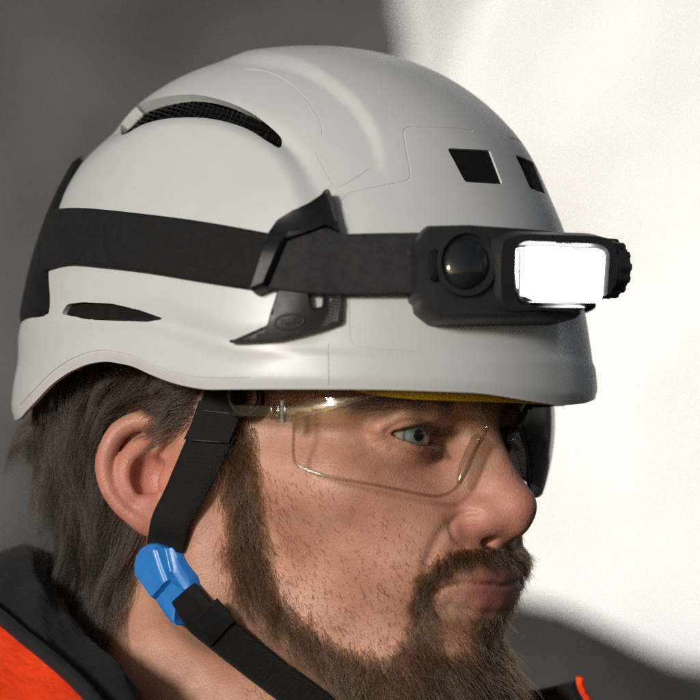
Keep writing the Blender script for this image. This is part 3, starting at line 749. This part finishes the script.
# chin strap
def ribbon(name, rows, mat, parent, off=.002, th=.0018, bvh=None, nsub=6, na=9, drape=4, bulge=0.0):
    rows = catmull(np.array(rows, float), nsub); co = []
    for r in rows:
        xs = np.linspace(0, 1, na); ws = np.array([hit(r[0] + (r[2] - r[0]) * x, r[1] + (r[3] - r[1]) * x, bvh)[0] @ TOC for x in xs])
        k = np.polyfit(xs, ws, 1); k[0] = np.clip(k[0], -.02, .02); res = np.max(ws - k[0] * xs - ws.mean() + k[0] * .5); co.append((k[0], ws.mean() - k[0] * .5 + min(res, .004)))
    co = smooth_path(np.array(co), drape); T = []
    for r, (k, c) in zip(rows, co):
        T.append([unproj(r[0] + (r[2] - r[0]) * x, r[1] + (r[3] - r[1]) * x, c + k * x + off) for x in np.linspace(0, 1, na)])
    T = np.array(T); nrm = norm(np.cross(np.gradient(T, axis=0), np.gradient(T, axis=1))); 
    if (nrm.mean((0, 1)) @ TOC) < 0: nrm = -nrm
    n = len(rows); e = np.abs(np.linspace(-1, 1, na)); prof = np.where(e > .99, .35, 1.0)
    V = np.vstack([(T + nrm * (th * prof)[None, :, None]).reshape(-1, 3), (T - nrm * .0002).reshape(-1, 3)]); s = n * na; F = []
    for i in range(n - 1):
        for j in range(na - 1):
            q = (i * na + j, i * na + j + 1, (i + 1) * na + j + 1, (i + 1) * na + j); F += [q, tuple(x + s for x in q[::-1])]
    rim = [j for j in range(na)] + [i * na + na - 1 for i in range(1, n)] + [(n - 1) * na + j for j in range(na - 2, -1, -1)] + [i * na for i in range(n - 2, 0, -1)]
    F += [(rim[k], rim[(k + 1) % len(rim)], rim[(k + 1) % len(rim)] + s, rim[k] + s) for k in range(len(rim))]
    o = part(name, V, F, mat, parent, 50)
    ii, jj = np.meshgrid(np.arange(n), np.arange(na), indexing='ij'); L = np.linalg.norm(np.diff(T[:, na // 2], axis=0), axis=1).sum(); W = np.linalg.norm(T[0, 0] - T[0, -1])
    set_uv(o.data, np.tile(np.stack([jj / (na - 1) * W, ii / (n - 1) * L], -1).reshape(-1, 2), (2, 1))); return o, T, nrm
up_rows = [(212, 376, 250, 378), (204, 394, 246, 399), (195, 420, 239, 424), (182, 450, 226, 456), (166, 488, 207, 494), (152, 518, 190, 524), (147, 548, 183, 552)]
s1, T1, N1 = ribbon('chin_strap', up_rows, M_WEB, helmet, off=.0045, bvh=HEAD_BVH)
lo_rows = [(173, 603, 195, 583), (188, 628, 213, 604), (205, 643, 232, 619), (238, 669, 262, 645), (275, 697, 299, 673), (318, 728, 340, 702)]
s2, T2, N2 = ribbon('chin_strap', lo_rows, M_WEB, helmet, off=.0035, th=.0022, bvh=HEAD_BVH)
s3, _, _ = ribbon('strap_keeper', [(195, 620, 217, 598), (203, 637, 229, 612), (208, 645, 234, 621)], M_WEB, helmet, off=.0062, th=.0016, bvh=HEAD_BVH)
V2 = []; F2 = []
def strip_plate(o_T, o_N, i0, i1, hi, mat, nm):
    A = o_T[i0:i1, :]; B = o_N[i0:i1, :]; n, na = A.shape[:2]; V = np.vstack([(A + B * hi).reshape(-1, 3), A.reshape(-1, 3)]); s = n * na; F = []
    for i in range(n - 1):
        for j in range(na - 1): F.append((i * na + j, i * na + j + 1, (i + 1) * na + j + 1, (i + 1) * na + j))
    rim = [j for j in range(na)] + [i * na + na - 1 for i in range(1, n)] + [(n - 1) * na + j for j in range(na - 2, -1, -1)] + [i * na for i in range(n - 2, 0, -1)]
    F += [(rim[k], rim[(k + 1) % len(rim)], rim[(k + 1) % len(rim)] + s, rim[k] + s) for k in range(len(rim))]
    o = part(nm, V, F, mat, helmet, 50)
    ii, jj = np.meshgrid(np.arange(n), np.arange(na), indexing='ij'); set_uv(o.data, np.tile(np.stack([jj * .002, ii * .002], -1).reshape(-1, 2), (2, 1))); return o
strip_plate(T1, N1, 8, 17, .0034, M_WEB, 'strap_fold')
for i in (10, 16):
    V2, F2 = tube_vf(T1[i, 1:8] + N1[i, 1:8] * .0036, .00035, 5); part('stitching', V2, F2, M_GREY, helmet, None)
# ring where the strap meets the harness
c0 = T1[8, -1] + N1[8, -1] * .003; ex, ey = RGT, np.array([0, 0, 1.])
V2, F2 = tube_vf(np.array([c0 + ex * (.0015 + .0062 * math.cos(a)) + ey * (.004 + .0072 * math.sin(a)) for a in t]), .0017, 10, True); part('strap_ring', V2, F2, M_BLACK, helmet, None)
# blue buckle
BK = np.array([(95, 250), (108, 200), (140, 150), (190, 124), (240, 122), (300, 150), (335, 140), (352, 165), (380, 240), (440, 330), (452, 400), (466, 470), (425, 522), (408, 488), (380, 465), (325, 525), (318, 585), (335, 622), (305, 612), (260, 560), (200, 465), (95, 320)]) / 5.83 + np.array([120, 520])
pb, nb = hits([(165, 570), (155, 560), (180, 590), (175, 560), (160, 585)], HEAD_BVH)
bn = norm(norm(nb.mean(0)) * .75 + TOC * .5); bp = pb.mean(0) + bn * .0075
def plane_get(P0, n): return lambda P2: (np.array([on_plane(x, y, P0, n) for x, y in P2]), np.tile(n, (len(P2), 1)))
ridge = catmull(np.array([(300, 150), (318, 230), (335, 300), (390, 390), (440, 475)]) / 5.83 + [120, 520], 5)
step_ = np.array([(205, 465), (300, 355), (420, 420)]) / 5.83 + [120, 520]
groove_ = np.array([(240, 175), (268, 265), (300, 350)]) / 5.83 + [120, 520]
def bhf(p):
    d = line_dist(ridge, p); low = sstep(-1, 1, sdist(np.vstack([step_, np.array([(500, 560), (330, 640), (240, 560)]) / 5.83 + [120, 520]]), p))
    left = sstep(-1.5, 1.5, sdist(np.array([(60, 240), (110, 150), (190, 90), (300, 140), (335, 300), (300, 360), (200, 470), (60, 330)]) / 5.83 + [120, 520], p))
    return .0010 * np.exp(-(d / 3.6) ** 2) - .0020 * low + .0010 * left * (1 - low) - .0010 * np.exp(-(line_dist(groove_, p) / 2.2) ** 2)
buckle = plate('buckle', round_poly(BK, 2.5), -.0075, .0022, M_BLUE, helmet, bev=3.2, step=.8, hf=bhf, getter=plane_get(bp, bn), fine=1.5)

# ================================================================== HEADLAMP
lamp = empty('headlamp', (.13, -.04, .08)); tag(lamp, 'lit black headlamp strapped round the front of the white helmet', 'headlamp')
def strap_plate(nm, poly, lo, hi, parent, mat=M_STRAP, bev=1.5):
    V, F = plate_vf(poly, lo, hi, bev=bev, step=6, fine=3); o = part(nm, V, F, mat, parent, 50); set_uv(o.data, proj(V) / PXM); return o
RS = resample(np.vstack([catmull([(47, 214), (60, 211), (90, 210), (150, 216), (210, 224), (282, 237)], 5), catmull([(268, 293), (210, 284), (150, 274), (100, 268), (70, 266), (46, 272)], 5)]), 4, True)
o = strap_plate('strap', RS, .0012, .0030, lamp, M_STRAP_DARK); mirror(o)
FS = resample(np.vstack([[(290, 246), (322, 233)], catmull([(341, 239), (375, 238), (424, 237.5)], 4), catmull([(426, 296.5), (380, 297.5), (340, 297.5), (300, 295), (268, 291.5)], 4)]), 4, True)
o = strap_plate('strap', FS, .0045, .0064, lamp)
FS2 = resample(np.vstack([[(290, 246), (322, 233)], catmull([(341, 239), (375, 238), (424, 237.5), (465, 239), (500, 241)], 4), catmull([(500, 292), (465, 296), (426, 296.5), (380, 297.5), (340, 297.5), (300, 295), (268, 291.5)], 4)]), 4, True)
o = strap_plate('strap', FS2, .0030, .0050, lamp); mirror(o); bpy.data.objects.remove(o)
OFFV = []
tree_off = BVHTree.FromPolygons((OV[:-1] + NRM[:-1] * .0150).reshape(-1, 3).tolist(), [f for f in OUT_F if max(f) < top])
HOUSE = round_poly([(415, 237), (427, 222), (470, 221), (545, 226), (585, 232), (585, 318), (440, 319), (422, 306), (421, 297), (416, 294)], 4)
plate('housing', HOUSE, -.0145, .0, M_GREY, lamp, bvh=tree_off, bev=4.5, step=4)
# spot lens (unlit)
t64 = np.linspace(0, 2 * math.pi, 48, endpoint=False)
SPC = np.array([465.0, 263.5])
circ = lambda rx, ry: SPC + np.stack([rx * np.cos(t64), ry * np.sin(t64)], -1)
plate('spot_bezel', circ(31, 35), -.002, .0030, M_GREY, lamp, bvh=tree_off, bev=5, step=3, hole=circ(24, 27.5))
M_SPOT, nt, b = nodes('dark_spot_lens'); setp(b, Roughness=.07); b.inputs['Base Color'].default_value = (.012, .013, .013, 1); b.inputs['Coat Weight'].default_value = .6
nzz = noise(nt, 300); bump(nt, nzz.outputs[0], b, .05, .0003)
plate('spot_lens', circ(24.5, 28), -.003, .0036, M_SPOT, lamp, bvh=tree_off, bev=22, step=3)
plate('side_button', round_poly([(428, 252), (436, 248), (437, 284), (429, 280)], 3), -.002, .0022, M_BLACK, lamp, bvh=tree_off, bev=2, step=2)
# flood module on its own flat face
LN = np.array([math.cos(R(-20)), math.sin(R(-20)), -.03]); LN /= np.linalg.norm(LN)
pl, _n = hit(545, 272, tree_off); LP0 = pl + LN * .0060
lget = plane_get(LP0, LN)
MOD = round_poly([(500, 236), (522, 229), (598, 231), (616, 236), (622, 250), (622, 284), (612, 299), (600, 303), (586, 314), (505, 316), (496, 300), (496, 252)], 6)
LEDP = round_poly([(521, 249), (527, 246), (600, 249), (605, 254), (602, 298), (597, 303), (526, 302), (520, 297)], 3.5)
plate('flood_module', MOD, -.030, .0, M_GREY, lamp, getter=lget, bev=5, step=5, hole=LEDP)
def led_bezel():
    q = resample(LEDP, 2, True); P, _ = lget(q); c = P.mean(0); n = len(P)
    P2 = c + (P - c) * .965 - LN * .0025; V = np.vstack([P + LN * .0004, P2]); return V, [(i, (i + 1) % n, n + (i + 1) % n, n + i) for i in range(n)]
V2, F2 = led_bezel(); part('led_bezel', V2, F2, plastic('bezel_plastic', (.45, .46, .45), .3), lamp, 60)
M_LED = bpy.data.materials.new('led_light'); M_LED.use_nodes = True; nt = M_LED.node_tree; nt.nodes.remove(nt.nodes['Principled BSDF'])
em = nt.nodes.new('ShaderNodeEmission'); em.inputs[0].default_value = (.95, 1.0, .96, 1); em.inputs[1].default_value = 14.0; nt.links.new(em.outputs[0], nt.nodes['Material Output'].inputs[0])
plate('led_panel', LEDP.mean(0) + (LEDP - LEDP.mean(0)) * .962, -.006, -.0024, M_LED, lamp, getter=lget, bev=1, step=8)
# tilt knob on the far end
ax_l = norm(np.cross(np.array([0, 0, 1.]), LN)); kc = on_plane(616, 267, LP0, LN) - LN * .012
def knob(c, ax, r0, r1, ln, ribs=14):
    a = norm(np.cross(ax, np.array([0, 0, 1.]))); b2 = np.cross(ax, a); V = []; F = []; prof = [(0, r0), (.25, r0), (.6, r1), (.92, r1), (1.0, r1 * .88)]; m = 84
    for s_, rr in prof:
        for k in range(m):
            an = 2 * math.pi * k / m; r2 = rr * (1 + (.035 * (1 if math.cos(ribs * an) > 0 else -1) if .5 < s_ < .95 else 0)); V.append(c + ax * ln * s_ + r2 * (math.cos(an) * a + math.sin(an) * b2))
    for i in range(len(prof) - 1):
        for k in range(m): F.append((i * m + k, i * m + (k + 1) % m, (i + 1) * m + (k + 1) % m, (i + 1) * m + k))
    F.append(tuple((len(prof) - 1) * m + k for k in range(m))); F.append(tuple(range(m))[::-1]); return V, F
V2, F2 = knob(kc, ax_l, .0125, .0118, .009); part('tilt_knob', V2, F2, M_GREY, lamp, 40)
V2, F2 = box_vf(kc + ax_l * .0098 + LN * .004 + np.array([0, 0, .001]), ax_l * .0011, LN * .002, (0, 0, .0028)); bevel(part('knob_tab', V2, F2, M_GREY, lamp, 30), .0005)
V2, F2 = join(*[box_vf(on_plane(565 + dx, 241.5 + .05 * dx, LP0, LN) + LN * .0001, ax_l * .0004, LN * .00015, (0, 0, .0009)) for dx in (-8, -5.5, -3.2, 0, 2.4, 5)]); part('embossed_mark', V2, F2, M_GREY, lamp, 30)

# ================================================================== SAFETY GLASSES
glasses = empty('safety_glasses', (.10, 0, .02)); tag(glasses, 'clear wraparound safety glasses under the helmet brim', 'glasses')
GC, GA, GB, GE = .0320, .0800, .0800, 3.0
def lens_get(P2, off=0.0):
    P = []; N = []
    for x, y in P2:
        d = ray(x, y); tt = np.linspace(1.10, 1.34, 241); Q = CAM + tt[:, None] * d
        o_ = off - 5.0 * (Q[:, 2] - .024) ** 2; f = np.abs((Q[:, 0] - GC) / (GA + o_)) ** GE + np.abs(Q[:, 1] / (GB + o_)) ** GE - 1
        k = np.argmax(f < 0) if (f < 0).any() else np.argmin(f); a, b2 = tt[max(k - 1, 0)], tt[k]
        for _ in range(18):
            m = .5 * (a + b2); q = CAM + m * d; o_ = off - 5.0 * (q[2] - .024) ** 2; g_ = abs((q[0] - GC) / (GA + o_)) ** GE + abs(q[1] / (GB + o_)) ** GE - 1
            if g_ < 0: b2 = m
            else: a = m
        q = CAM + b2 * d; nn = np.array([np.sign(q[0] - GC) * abs((q[0] - GC) / GA) ** (GE - 1) / GA, np.sign(q[1]) * abs(q[1] / GB) ** (GE - 1) / GB, 0]); P.append(q); N.append(nn / np.linalg.norm(nn))
    return np.array(P), np.array(N)
LENS = resample(catmull([(295, 404), (294, 430), (293.5, 456), (299, 466), (330, 477), (380, 486), (424, 495), (440, 496), (455, 489), (466, 472), (474, 452), (484, 436), (487, 424), (482, 408), (470, 394), (452, 386), (420, 380), (380, 378), (340, 384), (310, 396)], 4, True), 3, True)
lens = plate('lens', LENS, -.0008, .0008, M_LENS, glasses, getter=lens_get, bev=1.5, step=6)
fl_ = mirror(lens); fl_.data.materials.clear(); fl_.data.materials.append(M_LENS_SHADE); fl_['label'] = 'far lens, its shade put into a dark tint'
P, N = lens_get(LENS); P = smooth_path(P, 2, True); V2, F2 = tube_vf(P, .0007, 6, True); o = part('lens_rim', V2, F2, M_LENS_EDGE, glasses, None); o2 = mirror(o); o2.data.materials.clear(); o2.data.materials.append(M_BLACK)  # far rim is the clear rim again, turned black to carry the shade
P, N = lens_get(catmull([(460, 483), (466, 470), (474, 455), (482, 442), (486, 436)], 4)); P = P - N * np.linspace(.0005, .004, len(P))[:, None]
V2, F2 = tube_vf(P, np.interp(np.linspace(0, 1, len(P)), [0, .3, .8, 1], [.0012, .0024, .0024, .0014]), 10); o = part('nose_pad', V2, F2, M_CLEAR, glasses, None); mirror(o)
br = np.array([(.1085, -.014, .030), (.1115, -.006, .0335), (.1122, 0, .0345), (.1115, .006, .0335), (.1085, .014, .030)]); V2, F2 = tube_vf(catmull(br, 5), .0016, 8); part('bridge', V2, F2, M_CLEAR, glasses, None)
ARM = round_poly([(281, 405), (300, 404.5), (325, 402), (350, 396), (384, 387), (388, 391), (350, 404), (325, 412), (300, 417), (281, 419)], 2)
o = plate('lens_arm', ARM, .0005, .0035, M_CLEAR, glasses, getter=lens_get, bev=2, step=3); mirror(o)
ha, hn_ = lens_get([(284, 412)]); ha = ha[0]; tb = np.array([.034, -.0770, ha[2] + .001])
dirv = norm(tb - ha); sv = norm(np.cross(dirv, np.array([0, 0, 1.])))
V2, F2 = box_vf(ha + dirv * (np.linalg.norm(tb - ha) / 2 + .002), dirv * (np.linalg.norm(tb - ha) / 2), np.array([0, 0, .0028]), sv * .0011); o = bevel(part('temple', V2, F2, M_CLEAR, glasses, 30), .0007); mirror(o)
for k, (dx, hgt, wd, nm) in enumerate(((-.0045, .0034, .0008, 'hinge_knuckle'), (-.0012, .0044, .0011, 'hinge_knuckle'), (.0025, .0040, .0009, 'hinge_knuckle'))):
    V2, F2 = box_vf(ha - dirv * dx + sv * -.0 + hn_[0] * .0012, dirv * wd, np.array([0, 0, hgt]), sv * .0022); o = bevel(part(nm, V2, F2, M_CLEAR, glasses, 30), .0005); mirror(o)
V2, F2 = tube_vf(np.array([ha + hn_[0] * .0012 + np.array([0, 0, -.0045]), ha + hn_[0] * .0012 + np.array([0, 0, .0045])]), .0009, 8)
o = part('hinge_pin', V2, F2, plastic('grey_pin', (.25, .25, .26), .25), glasses, 40); mirror(o)

# ================================================================== JACKET
def loft_jacket():
    st = [  # top edge, seam, shoulder, hem
        [(.075, -.070, -.175), (.070, -.115, -.150), (.065, -.170, -.190), (.080, -.200, -.340)],
        [(.020, -.082, -.145), (.030, -.128, -.112), (.030, -.190, -.160), (.040, -.230, -.330)],
        [(-.016, -.086, -.090), (-.008, -.124, -.082), (-.015, -.205, -.140), (-.015, -.240, -.330)],
        [(-.052, -.078, -.056), (-.050, -.116, -.061), (-.065, -.205, -.128), (-.070, -.240, -.330)],
        [(-.098, -.040, -.038), (-.105, -.082, -.046), (-.140, -.140, -.080), (-.150, -.170, -.330)],
        [(-.112, .000, -.034), (-.145, .000, -.052), (-.180, .000, -.110), (-.200, .000, -.330)],
        [(-.098, .042, -.038), (-.118, .080, -.055), (-.140, .140, -.110), (-.150, .170, -.330)],
        [(-.055, .076, -.060), (-.060, .120, -.080), (-.065, .205, -.130), (-.070, .240, -.330)],
        [(.010, .088, -.090), (.005, .128, -.110), (.000, .205, -.150), (.000, .240, -.330)],
        [(.070, .080, -.092), (.070, .115, -.120), (.060, .180, -.175), (.060, .220, -.330)],
        [(.113, .056, -.0845), (.112, .080, -.125), (.105, .130, -.190), (.105, .180, -.330)]]
    st = np.array(st); n1 = 9; A = np.stack([catmull(st[:, k], n1) for k in range(4)], 1); return A
JA = loft_jacket()
def sheet(name, A, B, rows, mat, parent, fold, seed, th=.0028, bow=0.0):
    n = len(A); t_ = np.linspace(0, 1, rows); G = A[:, None] * (1 - t_)[None, :, None] + B[:, None] * t_[None, :, None]
    nv = norm(np.cross(np.gradient(G, axis=0), np.gradient(G, axis=1))); cen = G.reshape(-1, 3).mean(0) + np.array([0, 0, -.1])
    if ((nv * (G - cen)).sum(-1)).mean() < 0: nv = -nv
    S_, T_ = np.meshgrid(np.linspace(0, 1, n) * 14, t_ * 2.2, indexing='ij')
    d = fold * (fbm(S_ + .6 * T_, T_ * .5, seed, 3)) * np.sin(math.pi * np.clip(T_ / 2.2, 0.0, 1)) ** .5 + bow * np.sin(math.pi * T_ / 2.2)
    G = G + nv * d[..., None]
    V = np.vstack([G.reshape(-1, 3), (G - nv * th).reshape(-1, 3)]); s = n * rows; F = []
    for i in range(n - 1):
        for j in range(rows - 1):
            q = (i * rows + j, i * rows + j + 1, (i + 1) * rows + j + 1, (i + 1) * rows + j); F += [q, tuple(x + s for x in q[::-1])]
    rim = [j for j in range(rows)] + [i * rows + rows - 1 for i in range(1, n)] + [(n - 1) * rows + j for j in range(rows - 2, -1, -1)] + [i * rows for i in range(n - 2, 0, -1)]
    F += [(rim[k], rim[(k + 1) % len(rim)], rim[(k + 1) % len(rim)] + s, rim[k] + s) for k in range(len(rim))]
    return part(name, V, F, mat, parent, 50), G
def cloth(name, col, sheen=.2, bs=1800):
    m, nt, b = nodes(name); c = np.array(col); r = ramp(nt, noise(nt, 90, 6, .7).outputs[0], [(.3, tuple(c * .8)), (.7, tuple(np.minimum(c * 1.2, 1)))])
    nt.links.new(r.outputs[0], b.inputs['Base Color']); setp(b, Roughness=.85); b.inputs['Sheen Weight'].default_value = sheen; b.inputs['Specular IOR Level'].default_value = .25
    b1 = bump(nt, noise(nt, 35, 4, .6).outputs[0], b, .4, .006); bump(nt, noise(nt, bs, 3).outputs[0], b, .4, .0005, b1); return m
M_FLEECE = cloth('black_fleece', (.009, .009, .010), .03); M_HIVIS = cloth('orange_fabric', (.93, .055, .008), .0)
jacket = bpy.data.objects.new('jacket', None); COL.objects.link(jacket); jacket.parent = person; jacket['label'] = 'open jacket with black collar and bright orange shoulders'
def jpart(o): o.matrix_parent_inverse = Matrix.Translation(-Vector(person.location)); return o
o, G1 = sheet('collar', JA[:, 0], JA[:, 1], 22, M_FLEECE, jacket, .016, 61, .003, .008); jpart(o)
o, G2 = sheet('shoulder_panel', JA[:, 1] * 1.0 + np.array([0, 0, -.0035]), JA[:, 2], 14, M_HIVIS, jacket, .008, 67, .0025, .010); jpart(o)
o, G3 = sheet('lower_panel', JA[:, 2] + np.array([0, 0, -.002]), JA[:, 3], 14, M_HIVIS, jacket, .02, 71, .0025, .010); jpart(o)
V2, F2 = tube_vf(JA[:, 1] + np.array([0, 0, .0005]), .0030, 8); jpart(part('seam_piping', V2, F2, M_FLEECE, jacket, None))
V2, F2 = tube_vf(G1[-1, :] + np.array([.001, 0, .001]), .0016, 8); jpart(part('edge_piping', V2, F2, M_HIVIS, jacket, None))
V2, F2 = tube_vf(G1[0, :], .0016, 8); jpart(part('edge_piping', V2, F2, M_HIVIS, jacket, None))

# ================================================================== HAIR
FC = HV[HQ].mean(1); FN = sgrad(FC); FM = FC.copy(); FM[:, 1] = -np.abs(FM[:, 1]); FP = proj(FM)
FNM = FN.copy(); FNM[:, 1] = np.where(FC[:, 1] > 0, -FN[:, 1], FN[:, 1])
ear_l = (FM - EO) @ EB.T
EARM = (ear_l[:, 0] > -.004) & (ear_l[:, 0] < .036) & (np.abs(ear_l[:, 1]) < .034) & (ear_l[:, 2] > -.010) & (FM[:, 1] < -.066)
FAREA = np.linalg.norm(np.cross(HV[HQ[:, 2]] - HV[HQ[:, 0]], HV[HQ[:, 3]] - HV[HQ[:, 1]]), axis=1) * .5
def sample(mask, n):
    p = mask * FAREA; p = p / p.sum(); f = rng.choice(len(p), n, p=p); q = HQ[f]; a, b2 = rng.random((2, n, 1))
    P = (HV[q[:, 0]] * (1 - a) + HV[q[:, 1]] * a) * (1 - b2) + (HV[q[:, 3]] * (1 - a) + HV[q[:, 2]] * a) * b2; return P, sgrad(P)
def mir(P, v): v = v.copy(); v[:, 1] = np.where(P[:, 1] > 0, -v[:, 1], v[:, 1]); return v
def grow(P, N, comb, length, seg, lift0, lift1, wild, keep=.0006, grav=0.0, curl=.0, curlf=3.0):
    n = len(P); C = norm(mir(P, comb)); C = norm(C - N * (C * N).sum(-1, keepdims=True)); rnd = rng.normal(size=(n, 3)); ph = rng.random(n) * 6.28; sd = norm(np.cross(C, N))
    out = [P - N * .0008]; p = P.copy(); Nn = N
    for i in range(seg):
        t = (i + .5) / seg; l = lift0 + (lift1 - lift0) * t
        d = norm(C * (1 - .3 * l) + Nn * l + rnd * wild * (.4 + t) + np.array([0, 0, -grav * t]) + sd * (curl * np.sin(curlf * 6.28 * t + ph))[:, None])
        p = p + d * (length / seg)[:, None]; s = sdf(p); Nn = sgrad(p, .002); k = keep + .004 * t * l
        p = p + Nn * np.clip(k - s, 0, .01)[:, None]; out.append(p)
    return np.stack(out, 1)
def clump(S, groups, amount):
    """draw strands together towards guide strands"""
    n = len(S); g = rng.choice(n, groups, replace=False); R0 = S[g, 0]; near = np.empty(n, int)
    for a in range(0, n, 2000): near[a:a + 2000] = np.argmin(((S[a:a + 2000, 0][:, None] - R0[None]) ** 2).sum(-1), 1)
    t_ = np.linspace(0, 1, S.shape[1])[None, :, None] ** 1.2 * (amount * (.6 + .8 * rng.random(n)))[:, None, None]
    return S * (1 - np.clip(t_, 0, .92)) + S[g[near]] * np.clip(t_, 0, .92)
def hair_obj(name, sets, mat, parent):
    hc = bpy.data.hair_curves.new(name); sizes = []; pos = []; rad = []
    for S, r0 in sets:
        n, k = S.shape[:2]; sizes += [k] * n; pos.append(S.reshape(-1, 3)); rv = r0 * (.75 + .5 * rng.random(n)); rad.append((rv[:, None] * np.interp(np.linspace(0, 1, k), [0, .6, 1], [1, .85, .15])[None]).ravel())
    hc.add_curves(sizes); pos = np.concatenate(pos); hc.position_data.foreach_set('vector', pos.astype(np.float32).ravel())
    a = hc.attributes.new('radius', 'FLOAT', 'POINT') if 'radius' not in hc.attributes else hc.attributes['radius']; a.data.foreach_set('value', np.concatenate(rad).astype(np.float32))
    hc.materials.append(mat); o = bpy.data.objects.new(name, hc); COL.objects.link(o); o.parent = parent; o.matrix_parent_inverse = Matrix.Translation(-Vector(person.location)); return o
fx, fy, fz = FM[:, 0], FM[:, 1], FM[:, 2]
low = np.interp(fx, [-.12, -.045, -.030, -.012, .010, .022, .030], [-.060, -.060, -.035, .020, .019, .010, .05])
scalp = ((fz > low) & (fz < .085) & (fx < .030) & ~EARM).astype(float)
P, N = sample(scalp * (1 + 2.5 * sstep(-.03, -.01, fx)), 26000); back = sstep(.0, -.05, P[:, 0]); comb = np.stack([-1.0 + .75 * back, -.1 * np.ones(len(P)), -.38 - .85 * back], -1)
L = (.024 + .034 * back) * (.7 + .6 * rng.random(len(P)))
S = grow(P, N, comb, L, 11, .30, .05, .16, .0012, .45, .45, 1.3); S = clump(S, 260, .85)
def tuck(S):
    """keep hair inside the helmet above its rim"""
    q = S - np.array([HC, 0, 0]); th = np.arctan2(q[..., 1], q[..., 0]); rz = np.interp(th, TH, RZ); lim = np.linalg.norm(shell_xyz(th, np.maximum(S[..., 2], rz))[..., :2] - np.array([HC, 0]), axis=-1) - .008
    r = np.linalg.norm(q[..., :2], axis=-1); k = np.where((S[..., 2] > rz - .008) & (r > lim), lim / (r + 1e-9), 1.0); S = S.copy(); S[..., 0] = HC + q[..., 0] * k; S[..., 1] = q[..., 1] * k; return S
def clear_of(S, poly):
    p = proj(S); return S[~(inside(poly, p).any(1) & (S[:, 0, 1] < 0))]
UPS = np.array([r[:2] for r in up_rows] + [r[2:] for r in up_rows][::-1], float); LOS = np.array([r[:2] for r in lo_rows] + [r[2:] for r in lo_rows][::-1], float)
S = clear_of(tuck(S), UPS)
hair_obj('hair', [(S, .000085)], M_HAIR, person)
okf = (FM[:, 0] > -.002) & ((FNM @ TOC) > -.35)
dB = np.maximum(sdist(BEARD[0], FP), sdist(BEARD[1], FP)); lipf = np.exp(-(((FM[:, 2] + .0455 + .1 * FM[:, 1]) / .0100) ** 6)) * (np.abs(FM[:, 1]) < .024) * (fx > .088)
nos = (fx > .098) & (fz > -.0285)
dens = sstep(-11, 12, sdist(BEARD[0], FP)) ** 1.4 * okf * (1 - lipf) * ~nos
under = ((fz < -.070) & (fx > .02) & (FNM[:, 2] < -.2)).astype(float)
P, N = sample(np.clip(dens + .8 * under * (fx > .035), 0, 1), 19000)
cheek = sstep(.05, .0, P[:, 0]); comb = np.stack([.28 - .1 * cheek, -.12 * np.ones(len(P)), -1 * np.ones(len(P))], -1)
chin = sstep(-.058, -.085, P[:, 2]); L = (.013 + .013 * chin + .006 * cheek) * (.35 + 1.15 * rng.random(len(P)))
S1 = clear_of(clump(grow(P, N, comb, L, 9, .60, .28, .32, .0005, .20, .60, .9), 1300, .55), LOS)
P, N = sample(sstep(-7, 9, sdist(BEARD[1], FP)) * okf * (1 - lipf) * ~nos, 2300)
comb = np.stack([-.10 * np.ones(len(P)), -.55 * np.ones(len(P)) * sstep(0, .012, np.abs(P[:, 1])), -.8 * np.ones(len(P))], -1); L = .0080 * (.35 + 1.0 * rng.random(len(P)))
S2 = clump(grow(P, N, comb, L, 7, .60, .25, .30, .0005, .1, .4, .9), 330, .5)
hair_obj('beard', [(S1, .000095), (S2, .00008)], M_BEARD, person)
CHEEK = np.array([(255, 450), (300, 480), (340, 500), (380, 530), (400, 560), (412, 590), (405, 630), (470, 640), (520, 640), (300, 640), (250, 560)], float)
stub = np.exp(-np.clip(-dB, 0, 999) / 34) * (dB < 4) * okf * (fz < .004) * (1 - lipf) * ~nos * (FP[:, 0] > 240) * (FP[:, 1] > 470) * sstep(470, 400, FP[:, 0] - .9 * (FP[:, 1] - 560))
P, N = sample(stub, 3600); comb = np.stack([.45 * np.ones(len(P)), -.1 * np.ones(len(P)), -.9 * np.ones(len(P))], -1); L = .0028 * (.4 + 1.0 * rng.random(len(P)))
S = grow(P, N, comb, L, 4, .32, .2, .40, .0002); hair_obj('stubble', [(S, .00006)], M_STUB, person)
# brows and lashes
brow = catmull([(452, 402), (430, 396), (405, 397), (380, 402), (362, 408)], 6); bd = line_dist(brow, FP)
P, N = sample(np.exp(-(bd / 5.5) ** 2) * (FM[:, 0] > .05) * ((FNM @ TOC) > 0), 520); comb = np.stack([-.8 * np.ones(len(P)), -.9 * np.ones(len(P)), .15 * np.ones(len(P))], -1)
S = grow(P, N, comb, .0075 * (.6 + .6 * rng.random(len(P))), 5, .35, .1, .15, .0004); hair_obj('eyebrows', [(S, .00006)], M_STUB, person)

def lashes():
    out = []
    for sgn in (1, -1):
        for up in (1, 0):
            n = 70 if up else 45; y = EYE[1] + np.linspace(-.0138, .0125, n) + rng.normal(size=n) * .0003; t_ = (y - EYE[1]); hw = .0148; h = .0040 if up else .0042; Rr = (hw * hw + h * h) / (2 * h)
            z = EYE[2] - .0006 - .06 * t_ + (1 if up else -1) * (np.sqrt(Rr * Rr - t_ * t_) - (Rr - h)); x = EYE[0] + np.sqrt(np.clip(.0142 ** 2 - t_ ** 2 - (z - EYE[2]) ** 2, 0, 1))
            P = np.stack([x, y, z], -1); L = (.0075 if up else .0045) * (.7 + .5 * rng.random(n)); d0 = norm(np.stack([np.ones(n), t_ * 45, np.full(n, -.25 if up else -.5)], -1) + rng.normal(size=(n, 3)) * .15); k = []
            for i in range(6):
                q = i / 5; k.append(P + d0 * (L * q)[:, None] + np.array([0, 0, 1 if up else -.3]) * (L * .55 * q * q)[:, None])
            S = np.stack(k, 1); S[..., 1] *= sgn; out.append(S)
    hair_obj('eyelashes', [(S, .00007) for S in out], M_HAIR, person)
lashes()
